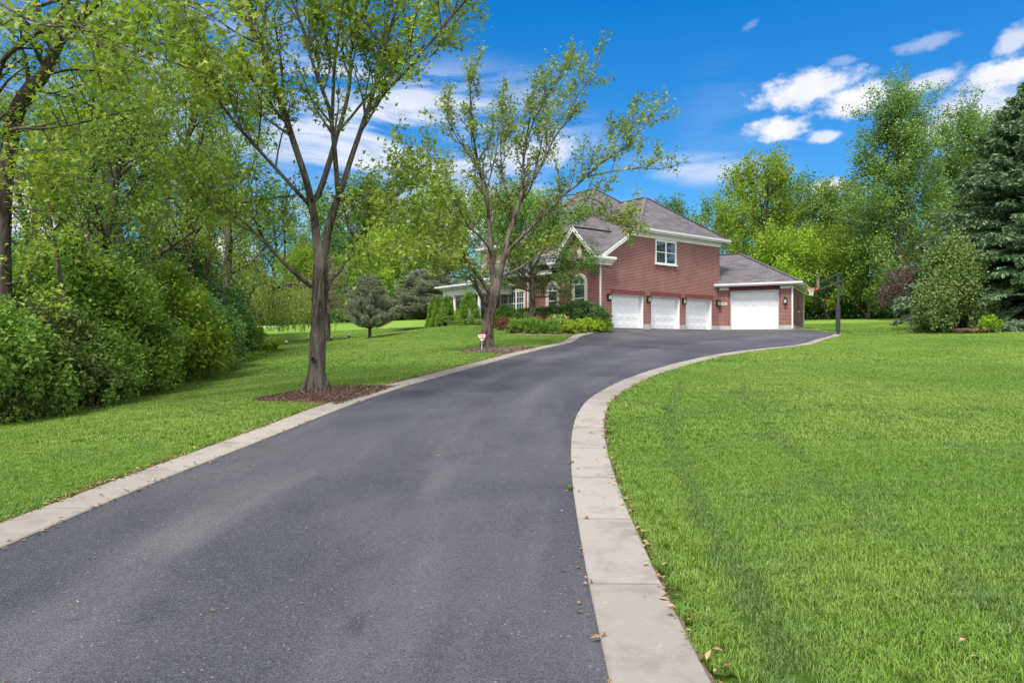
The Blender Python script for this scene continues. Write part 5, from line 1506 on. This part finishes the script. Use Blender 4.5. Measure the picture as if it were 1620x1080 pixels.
# ================================================================== CONIFERS
def conifer(seed, Ht, Rb, mat, bark, lev, nb, needle, wid, droop=.25, z0=.03, dens=1., tuft=True, shape=1.0, hang=.5):
    rng = np.random.default_rng(seed); T = Tubes(); P = np.array([[0, 0, -.3], [0, 0, Ht*.5], [0, 0, Ht]]); T.add(P, [Ht*.02+.03, Ht*.012+.02, .02], 10)
    C = []; D = []
    for i in range(lev):
        u = (i+rng.uniform(0, .8))/lev; z = Ht*(z0+(1-z0)*u); L0 = Rb*(1-u)**shape+.12
        for k in range(max(4, int(nb*(1-.55*u)))):
            az = rng.uniform(0, 6.28); L = L0*rng.uniform(.72, 1.15); n = 7
            s = np.linspace(0, 1, n)[:, None]; up = .12+.55*u
            B = np.hstack([s*L*math.cos(az), s*L*math.sin(az), z+L*(up*s-droop*1.6*s**1.6*(1-.55*u)+.10*s**4)])
            B[:, :2] += rng.normal(size=(n, 2))*.02*L
            T.add(B, np.linspace(.012+.012*L, .004, n), 4)
            m = int(L*22*dens)+5; t = rng.uniform(.22, 1., m)**.8; q = t*(n-1)*.999; j = q.astype(int); f = (q-j)[:, None]
            c = B[j]*(1-f)+B[j+1]*f; side = rng.choice([-1, 1], m); dirv = norm(B[-1]-B[0]); lat = np.array([-math.sin(az), math.cos(az), 0])
            ln = (.16+.26*(1-t))*min(1, L*.5)*rng.uniform(.5, 1.3, m)
            dd = norm(dirv[None]*.75+lat[None]*side[:, None]*.75+np.array([0, 0, -.12]))
            for w in range(3):
                cc = c+dd*(ln*w*.5)[:, None]+rng.normal(size=(m, 3))*.025
                C.append(cc); D.append(norm(dd+rng.normal(size=(m, 3))*.25+np.array([0, 0, -hang*rng.random()])))
    C = np.vstack(C); D = np.vstack(D)
    V, F = quads(rng, C, needle*rng.uniform(.7, 1.3, len(C)), up=.8, wid=wid, fold=.05, dirs=D, dirw=.86)
    return T.obj('trunk', bark, None), mesh_np('crown', V, [F], mat, None)
def place(name, cat, t, c, loc, label, group=None, rz=0, sc=(1, 1, 1), first=True):
    r = empty(name, loc, rz, label, cat, group); r.scale = sc
    for o in (t, c):
        q = o if first else o.copy()
        if not first: COL.objects.link(q)
        q.parent = r
    return r
def gz(px, Y): x = (px-CX)/F_PX*Y; return (x, Y, h1(x, Y) if -12 < x < 28 and Y < 49 else _h1_exact(x, Y))
t, c = conifer(61, 14.6, 7.2, LEAF['spruce'], MAT['bark_dark'], 62, 16, .24, .20, droop=.30, dens=1.4, shape=.85)
place('spruce_tree', 'tree', t, c, gz(1632, 40.5), 'large blue-green spruce with drooping boughs at the right edge')
t, c = conifer(62, 3.4, 1.32, LEAF['pine'], MAT['bark_dark'], 26, 16, .12, .09, droop=-.10, z0=.15, dens=2.4, shape=.62, hang=-.8)
place('pine_tree', 'tree', t, c, gz(585, 38.5), 'round grey-green pine on a short dark trunk on the lawn slope')
place('pine_tree', 'tree', t, c, gz(680, 57), 'large grey pine at the left end of the porch', sc=(2.6, 2.6, 1.4), rz=1.7, first=False)
t, c = conifer(63, 6.0, 2.2, LEAF['pinebrown'], MAT['bark'], 15, 8, .15, .08, droop=-.02, z0=.30, dens=.8, shape=.6, hang=-.2)
place('pine_tree', 'tree', t, c, gz(520, 49), 'thin brown tinged half bare pine partly behind the nearest trunk')

# ================================================================== SHRUBS
def shrub_mesh(seed, rx, ry, h, mat, leaf, n, clumps=40, cr=.28, up=.5, kind='kite', wid=.36, flat=.0, stems=True, cone=False, tight=.5, dirw=0., upd=0.):
    rng = np.random.default_rng(seed)
    a = rng.uniform(0, 2*math.pi, clumps); 
    if cone:
        u = rng.random(clumps)**.9; rr = (1-u)**.75*rng.uniform(.75, 1.0, clumps)+.02
        cc = np.stack([rx*rr*np.cos(a), ry*rr*np.sin(a), h*(.04+.92*u)], 1)
    else:
        cz = rng.uniform(0, 1, clumps)**.8; rr = np.sqrt(np.maximum(0, 1-cz**(2+flat)))*rng.uniform(.62, 1.12, clumps)
        cc = np.stack([rx*rr*np.cos(a), ry*rr*np.sin(a), h*(.08+.82*cz)], 1)
    k = rng.integers(0, clumps, n); sc = np.array([rx, ry, h*.8])*cr
    g = rng.normal(size=(n, 3)); g = g/np.maximum(np.linalg.norm(g, axis=1, keepdims=True), .3)*rng.random((n, 1))**(tight)
    P = cc[k]+g*sc*(.6+.8*rng.random(clumps))[k][:, None]
    fl = rng.random(n) < .12; q = norm(rng.normal(size=(n, 3)))*rng.random((n, 1))**.4*.75
    q = q*np.array([rx, ry, h*.5])+np.array([0, 0, h*.48])
    if not cone: P = np.where(fl[:, None], q, P)
    P[:, 2] = np.maximum(P[:, 2], .02)
    dirs = norm(g+np.array([0, 0, upd]))
    if kind == 'maple': V, F = maple(rng, P, leaf*rng.uniform(.6, 1.25, n), up, .4)
    else: V, F = quads(rng, P, leaf*rng.uniform(.6, 1.3, n), up=up, wid=wid, dirs=dirs, dirw=dirw, droop=.2)
    T = Tubes()
    for i in range(9 if stems else 3):
        e = cc[rng.integers(0, clumps)]*.9; m = e*np.array([.35, .35, .55]); T.add(np.array([[e[0]*.08, e[1]*.08, -.1], m, e]), np.array([.028, .018, .006])*max(.6, h/1.5), 5)
    return T, V, F, mat
def shrub(name, cat, label, px, Y, dz=0, group=None, X=None, **k):
    T, V, F, mat = shrub_mesh(**k)
    x, y, z = gz(px, Y) if X is None else (X, Y, h1(X, Y))
    r = empty(name, (x, y, z+dz), 0, label, cat, group)
    T.obj('stems', MAT['bark_dark'], r); c = mesh_np('foliage', V, [F], mat, r); return r
# bush row along the wood edge
GB = 'bushes along the edge of the left wood'
bush = [ # px Y rx h mat leaf label
 (-12, 12.2, 1.15, 2.3, 'shrub', .085, 'olive green arching bush cut by the left picture edge'),
 (55, 13.8, 1.5, 2.3, 'dogwood_b', .08, 'tangled pale-tipped bush with bare stems in front of the left maple'),
 (118, 16.5, 1.7, 4.1, 'wood', .11, 'tall bright green bush with spreading leaf fans above the bluish bush'),
 (142, 14.6, 1.05, 1.75, 'shrub', .075, 'low rounded dark green bush bulging onto the lawn edge'),
 (190, 16.8, 1.6, 3.2, 'wood', .10, 'broad fresh green bush in the middle of the row'),
 (212, 18.6, 1.3, 2.4, 'wood_dark', .08, 'bluish dark low bush below the broad fresh green one'),
 (262, 19.8, 1.7, 3.6, 'wood_lime', .10, 'yellow-green bush taller than its neighbours left of the dark pair'),
 (285, 21.5, 1.4, 2.5, 'shrub', .09, 'dense mid green bush under the yellow-green one'),
 (308, 23.5, 1.5, 3.0, 'wood_dark', .09, 'dark blue-green bush where the row starts to narrow'),
 (333, 26.5, 1.3, 2.3, 'wood_lime', .10, 'lighter bush between the dark one and the end of the row'),
 (362, 29.5, 1.3, 2.4, 'shrub', .10, 'green bush second from the far end of the row'),
 (386, 32, 1.0, 1.5, 'wood_lime', .11, 'pale yellow-green bush at the far end of the row'),
]
LEAF['dogwood_b'] = leaf_mat('pale_tipped_leaf', ((.050, .085, .018), (.090, .135, .026), (.16, .21, .06)), .3)
for i, (px, Y, rx, h, m, lf, lab) in enumerate(bush):
    shrub('bush', 'bush', lab, px, Y, group=GB, seed=500+i, rx=rx, ry=rx*.95, h=h, mat=LEAF[m], leaf=lf*1.15, n=int(9500*rx), clumps=95, cr=.17, up=.9, wid=.30, dirw=.5, tight=.6)
# deeper dark growth
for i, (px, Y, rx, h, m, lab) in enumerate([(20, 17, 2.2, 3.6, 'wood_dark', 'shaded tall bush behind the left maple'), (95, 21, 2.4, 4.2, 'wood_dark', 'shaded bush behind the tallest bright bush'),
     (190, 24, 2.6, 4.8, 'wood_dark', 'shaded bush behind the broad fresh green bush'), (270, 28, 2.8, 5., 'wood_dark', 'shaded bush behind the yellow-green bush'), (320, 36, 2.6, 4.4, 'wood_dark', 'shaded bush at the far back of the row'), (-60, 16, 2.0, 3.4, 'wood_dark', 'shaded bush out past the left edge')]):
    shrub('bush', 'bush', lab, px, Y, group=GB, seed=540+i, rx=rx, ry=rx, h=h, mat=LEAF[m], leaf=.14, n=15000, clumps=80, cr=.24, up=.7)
# young stems in front of the row
def stem():
    r = plant('sapling', (0, 0, 0), 'thin grey leaning sapling stem rising in front of the bushes', 'tree'); T = Tubes(); rng = np.random.default_rng(9)
    P = trace([(112,582),(108,540),(104,490),(95,440),(88,395),(80,350),(78,320),(75,290)], 14.8, 14.8); T.add(P, np.linspace(.075, .02, len(P)), 8)
    big = [(P[len(P)//2:], np.linspace(.05, .02, len(P)-len(P)//2))]
    tw = grow(rng, T, big, 4, .9, 5, .4); T.obj('trunk', MAT['bark'], r); V, F = foliage(rng, tw, 14, .10, .1, 'maple', up=1.)
    mesh_np('crown', V, [F], LEAF['wood'], r)
stem()
# tall grass clump at the end of the row
def grass_clump(label, px, Y, rx, h, n, mat, name='ornamental_grass', cat='plant', group=None, seed=0, w=.012, arch=.6):
    rng = np.random.default_rng(700+seed); x, y, z = gz(px, Y)
    a = rng.uniform(0, 6.28, n); r0 = rx*.45*np.sqrt(rng.random(n)); L = h*rng.uniform(.6, 1.15, n); out = rx*rng.uniform(.3, 1.1, n)*arch
    d = np.stack([np.cos(a), np.sin(a)], 1); s = np.stack([-np.sin(a), np.cos(a)], 1)*w; b = d*r0[:, None]*(.5 if w < .025 else 1)
    def at(f, zf, off): return np.column_stack([b+d*(out*f)[:, None]+s*off, L*zf])
    V = np.stack([at(0, -.05, -.5), at(0, -.05, .5), at(.35, .62, .6), at(.35, .62, -.6), at(.75, .86, .45), at(.75, .86, -.45), at(1.25, .55, 0)], 1).reshape(-1, 3)
    q = (np.arange(n)*7)[:, None]
    o = mesh_np(name, V+np.array([x, y, z]), [np.vstack([q+np.array([[0, 1, 2, 3]]), q+np.array([[3, 2, 4, 5]])]), q+np.array([[5, 4, 6]])], mat)
    tag(o, label, cat, group); return o
grass_clump('pale green tall grass clump past the end of the bush row', 421, 31.5, .9, .75, 1600, LEAF['shrub_lime'], seed=1, w=.03)
GD = 'daylily clumps in the front bed'
for i, (px, Y, lab) in enumerate(((821, 37.9, 'leftmost arching daylily clump at the front of the bed'), (844, 37.6, 'middle daylily clump between two others in the front bed'), (869, 37.7, 'daylily clump touching the round lime shrub'))):
    shrub('daylily', 'plant', lab, px, Y, group=GD, seed=705+i, rx=.56, ry=.5, h=.70, mat=LEAF['lily'], leaf=.26, n=2300, clumps=34, cr=.30, up=.4, wid=.055, dirw=.85, upd=.45, tight=.7)

# front bed shrubs
GS = 'round lime green shrubs lining the drive by the garage'
for i, (px, Y, rx, h, lab) in enumerate(((899, 38.6, .56, .82, 'front lime green ball shrub at the corner of the bed by the kerb'), (915, 39.7, .50, .82, 'second lime green ball shrub from the front of the row'),
      (929, 40.4, .52, .88, 'third lime green ball shrub in the row along the kerb'), (943, 41.0, .50, .88, 'fourth lime green ball shrub, last bright one before the garage'))):
    shrub('spirea_shrub', 'shrub', lab, px, Y, group=GS, seed=600+i, rx=rx, ry=rx, h=h, mat=LEAF['spirea'], leaf=.06, n=8000, clumps=90, cr=.15, up=.7, upd=.6, dirw=.3)
shrub('spirea_shrub', 'shrub', 'smaller darker ball shrub touching the garage wall beside the first door', 958, 41.2, group=GS, seed=605, rx=.42, ry=.42, h=.72, mat=LEAF['shrub'], leaf=.07, n=4200, clumps=36, up=.6)
shrub('viburnum_shrub', 'shrub', 'wide dark green shrub covering the corner below the arched window', 918, 41.6, seed=610, rx=1.75, ry=1.0, h=1.62, mat=LEAF['taxus'], leaf=.12, n=15000, clumps=110, cr=.18, up=1.0, flat=.8, dz=.05)
def hedge(label, a, b, w, h, n, mat, seed, z):
    rng = np.random.default_rng(seed); a = np.array(a); b = np.array(b); L = np.linalg.norm(b-a); d = (b-a)/L; nn = np.array([-d[1], d[0]])
    P = rng.uniform(-1, 1, (n, 3)); ax = rng.integers(0, 3, n); sg = np.sign(rng.normal(size=n)); sg[ax == 2] = 1
    P[np.arange(n), ax] = sg*rng.uniform(.86, 1.04, n); P += rng.normal(size=P.shape)*.035
    base = a+(b-a)*.5; xy = base+np.outer(P[:, 0]*L/2, d)+np.outer(P[:, 1]*w/2, nn); zz = z+h*(P[:, 2]*.5+.5)+.04*np.sin(P[:, 0]*14+seed)
    V, F = quads(rng, np.column_stack([xy, zz]), .075*rng.uniform(.7, 1.3, n), up=.5)
    T = Tubes(); r = empty('clipped_hedge', (0, 0, 0), 0, label, 'hedge', 'clipped hedges below the front windows')
    for k in range(6):
        q = a+(b-a)*(k+.5)/6; T.add(np.array([[q[0], q[1], z-.2], [q[0], q[1], z+h*.5], [q[0]+.1, q[1], z+h*.9]]), [.03, .02, .01], 5)
    T.obj('stems', MAT['bark_dark'], r); mesh_np('foliage', V, [F], mat, r)
zb = ZP-.02
hedge('clipped dark green hedge right of the small spreading tree', loc2w(-1.5, 2.6), loc2w(-1.5, 5.7), .9, 1.28, 12000, LEAF['hedge'], 71, zb)
hedge('clipped dark green hedge below the triple window', loc2w(-2.0, 6.3), loc2w(-2.0, 9.3), .95, 1.30, 12000, LEAF['hedge'], 72, zb)
shrub('flowering_shrub', 'shrub', 'loose green shrub with small white flecks below the triple window', 800, 41.0, seed=620, rx=.9, ry=.7, h=1.25, mat=LEAF['shrub'], leaf=.085, n=7000, clumps=50, dz=.05)
shrub('low_shrub', 'shrub', 'low green shrub at the foot of the rough trunk before the hedge', 817, 40.2, seed=621, rx=.5, ry=.45, h=.95, mat=LEAF['shrub'], leaf=.085, n=3500, clumps=36)
GBR = 'dark red barberry shrubs in the front bed'
for i, (px, Y, rx, h, lab) in enumerate(((799, 39.6, .50, .78, 'small round red-brown barberry left of the daylilies'), (851, 39.3, .66, .85, 'red-brown barberry left of the rose bush behind the daylilies'), (872, 39.6, .62, .88, 'red-brown barberry partly behind the rose bush'))):
    shrub('barberry_shrub', 'shrub', lab, px, Y, group=GBR, seed=630+i, rx=rx, ry=rx*.8, h=h, mat=LEAF['barberry'], leaf=.055, n=6000, clumps=46, cr=.26)
shrub('low_shrub', 'plant', 'pale grey-green upright perennial between the daylily and the barberry', 833, 38.6, seed=640, rx=.25, ry=.25, h=1.0, mat=LEAF['dogwood'], leaf=.09, n=1800, clumps=26, upd=1.2, dirw=.5)
def roses():
    r = shrub('rose_bush', 'shrub', 'rose bush with pale yellow blooms between the barberry and lime ball shrubs', 884, 39.0, seed=650, rx=.85, ry=.6, h=.98, mat=LEAF['shrub'], leaf=.07, n=6500, clumps=50)
    rng = np.random.default_rng(651); C = []
    for i in range(30):
        a = rng.uniform(0, 6.28); u = rng.uniform(.25, 1)
        c = np.array([.86*math.sqrt(1-u*u*.9)*math.cos(a), -.62*abs(math.sqrt(1-u*u*.9)*math.sin(a)), .98*u+.03]); C.append(c+rng.normal(size=(9, 3))*.016)
    V, F = quads(rng, np.vstack(C), .062*np.ones(30*9), up=1.2, wid=.5); mesh_np('blossoms', V, [F], MAT['petal'], r)
roses()
GC = 'pointed evergreens in front of the porch'
for i, (px, Y, rx, h, lab) in enumerate(((684, 47.2, .46, 1.95, 'leftmost narrow pointed evergreen before the porch'), (692, 46.6, .52, 2.0, 'narrow pointed evergreen pressed between its two neighbours'),
       (707, 46.0, .80, 1.95, 'broad cone evergreen in the middle of the porch front'), (742, 45.0, .92, 2.25, 'largest cone evergreen, right before the white porch column'))):
    shrub('pointed_evergreen', 'shrub', lab, px, Y, group=GC, seed=660+i, rx=rx, ry=rx, h=h, mat=LEAF['cone'], leaf=.085, n=13000, clumps=130, cr=.17, up=.3, wid=.26, cone=True, upd=.9, dirw=.6, stems=False)
shrub('low_shrub', 'shrub', 'small round green shrub at the foot of the largest cone evergreen', 758, 44.0, seed=670, rx=.38, ry=.38, h=.42, mat=LEAF['shrub'], leaf=.06, n=2500, clumps=26)
shrub('low_shrub', 'plant', 'yellow-green young shrub between the two broad cone evergreens', 723, 45.4, seed=671, rx=.25, ry=.25, h=1.1, mat=LEAF['shrub_lime'], leaf=.09, n=900, clumps=20, upd=.8)
# right side: variegated dogwood mass, small growth under spruce
def dogw():
    T, V, F, mat = shrub_mesh(seed=680, rx=1.62, ry=1.8, h=5.0, mat=LEAF['dogwood'], leaf=.13, n=38000, clumps=64, cr=.30, up=.7, tight=.55)
    x, y, z = gz(1508, 38.5); r = empty('dogwood_bush', (x, y, z), 0, 'large rounded bush with pale edged leaves in front of the spruce', 'bush')
    T.obj('stems', MAT['bark_dark'], r); mesh_np('foliage', V, [F], mat, r)
dogw()
shrub('low_shrub', 'shrub', 'bright green low sprout in front of the spruce', 1565, 35.8, seed=690, rx=.55, ry=.4, h=.95, mat=LEAF['shrub_lime'], leaf=.12, n=1500, clumps=26)
grass_clump('dry straw coloured weeds at the foot of the spruce', 1545, 36.5, 1.3, .30, 260, LEAF['pinebrown'], 'dry_weeds', 'plant', None, 12, .03, .9)
shrub('juniper', 'shrub', 'low spreading blue-green juniper on the lawn edge right of the dry weeds', 1605, 36.8, seed=691, rx=1.6, ry=.8, h=.55, mat=LEAF['spruce'], leaf=.16, n=6000, clumps=60, wid=.2)

# willow
def willow():
    rng = np.random.default_rng(81); T = Tubes(); x, y, z = gz(395, 50)
    r = empty('weeping_willow', (x, y, z), 0, 'weeping willow with hanging curtains of leaves left of the nearest trunk', 'tree')
    tips = []; limbs = []
    for i in range(13):
        az = i*2.4; L = rng.uniform(3, 5.6); d = np.array([math.cos(az), math.sin(az), 1.3]); P = [np.array([0, 0, 1.6+.15*i])]
        for k in range(7): d = norm(d+np.array([math.cos(az)*.12, math.sin(az)*.12, -.16])+rng.normal(size=3)*.07); P.append(P[-1]+d*L/4.6)
        P = np.array(P); T.add(P, np.linspace(.20, .02, 8), 7); limbs.append(P)
        for t in np.linspace(.3, 1, 18):
            B = child(rng, P, min(.999, t), rng.uniform(.8, 1.8), 1.0, .1, seg=3); T.add(B, np.linspace(.02, .008, 4), 3); tips += [B[1], B[2], B[3]]
    T.add(np.array([[0, 0, -.3], [.1, 0, 2], [0, .1, 4.5]]), [.42, .34, .2], 12)
    C = []
    for p in tips:
        for _ in range(2):
            q = p+rng.normal(size=3)*.25; L = max(.4, min(q[2]-rng.uniform(1.0, 2.6), rng.uniform(1.5, 5.)));n = int(L*11); s = np.linspace(0, 1, n)[:, None]
            sway = rng.normal(size=2)*.25
            C.append(np.hstack([q[0]+sway[0]*s**2+rng.normal(size=(n, 1))*.03, q[1]+sway[1]*s**2+rng.normal(size=(n, 1))*.03, q[2]-L*s]))
    C = np.vstack(C); V, F = quads(rng, C, .19*rng.uniform(.7, 1.3, len(C)), up=0, wid=.14, dirs=np.tile([0, 0, -1.], (len(C), 1)), dirw=.8, droop=.8)
    T.obj('trunk', MAT['bark_dark'], r); mesh_np('crown', V, [F], LEAF['willow'], r)
willow()

# low dark undergrowth along the far tree line
def under(label, pts, h, n, mat, seed, leaf=.3, w=3.):
    rng = np.random.default_rng(seed); Q = crom(pts, .5); k = rng.integers(0, len(Q)-1, n); f = rng.random(n)[:, None]; p = Q[k]*(1-f)+Q[k+1]*f
    p = p+rng.normal(size=(n, 2))*w*.5; ph = h*(.55+.45*np.sin(k*.35)*np.sin(k*.13+1)); z = H(p[:, 0], p[:, 1])+rng.random(n)**.8*ph
    V, F = quads(rng, np.column_stack([p, z]), leaf*rng.uniform(.6, 1.3, n), up=.6); o = mesh_np('undergrowth', V, [F], mat)
    tag(o, label, 'undergrowth', kind='stuff')
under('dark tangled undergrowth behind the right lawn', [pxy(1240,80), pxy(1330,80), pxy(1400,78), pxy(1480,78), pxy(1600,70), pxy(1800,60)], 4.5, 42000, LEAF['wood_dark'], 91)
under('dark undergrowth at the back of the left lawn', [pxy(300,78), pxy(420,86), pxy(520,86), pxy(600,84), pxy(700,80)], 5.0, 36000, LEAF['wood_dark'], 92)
under('low weeds and leafy bits at the foot of the left bushes', [wood_edge[60]]+[wood_edge[i] for i in range(70, len(wood_edge)-60, 12)], .35, 9000, LEAF['shrub'], 93, leaf=.07, w=.45)

def far_wood():
    rng = np.random.default_rng(95); n = 90000; a = rng.uniform(math.radians(-62), math.radians(62), n); R = rng.uniform(112, 140, n)
    x = R*np.sin(a); y = R*np.cos(a); top = 9+3.5*np.sin(a*19)+2.5*np.sin(a*47+1)+1.5*np.sin(a*101)
    z = H(x, y)+rng.random(n)**.85*top
    V, F = quads(rng, np.column_stack([x, y, z]), rng.uniform(.5, 1.1, n), up=.6)
    tag(mesh_np('distant_wood', V, [F], LEAF['wood_dark']), 'far off belt of woodland closing the view all round', 'distant wood', kind='stuff')
far_wood()

for i, (px, py, lab) in enumerate(((904, 736, 'small weed tuft in the seam beside the right concrete edging, farther one'), (902, 776, 'small weed tuft in the seam beside the right concrete edging, nearer one'))):
    g = G(px, py); P_ = ((g[0]/g[1])*F_PX+CX, g[1]); grass_clump(lab, P_[0], P_[1], .04, .06, 30, LEAF['hedge'], 'weed', 'weed', None, 20+i, .006, 1.0)
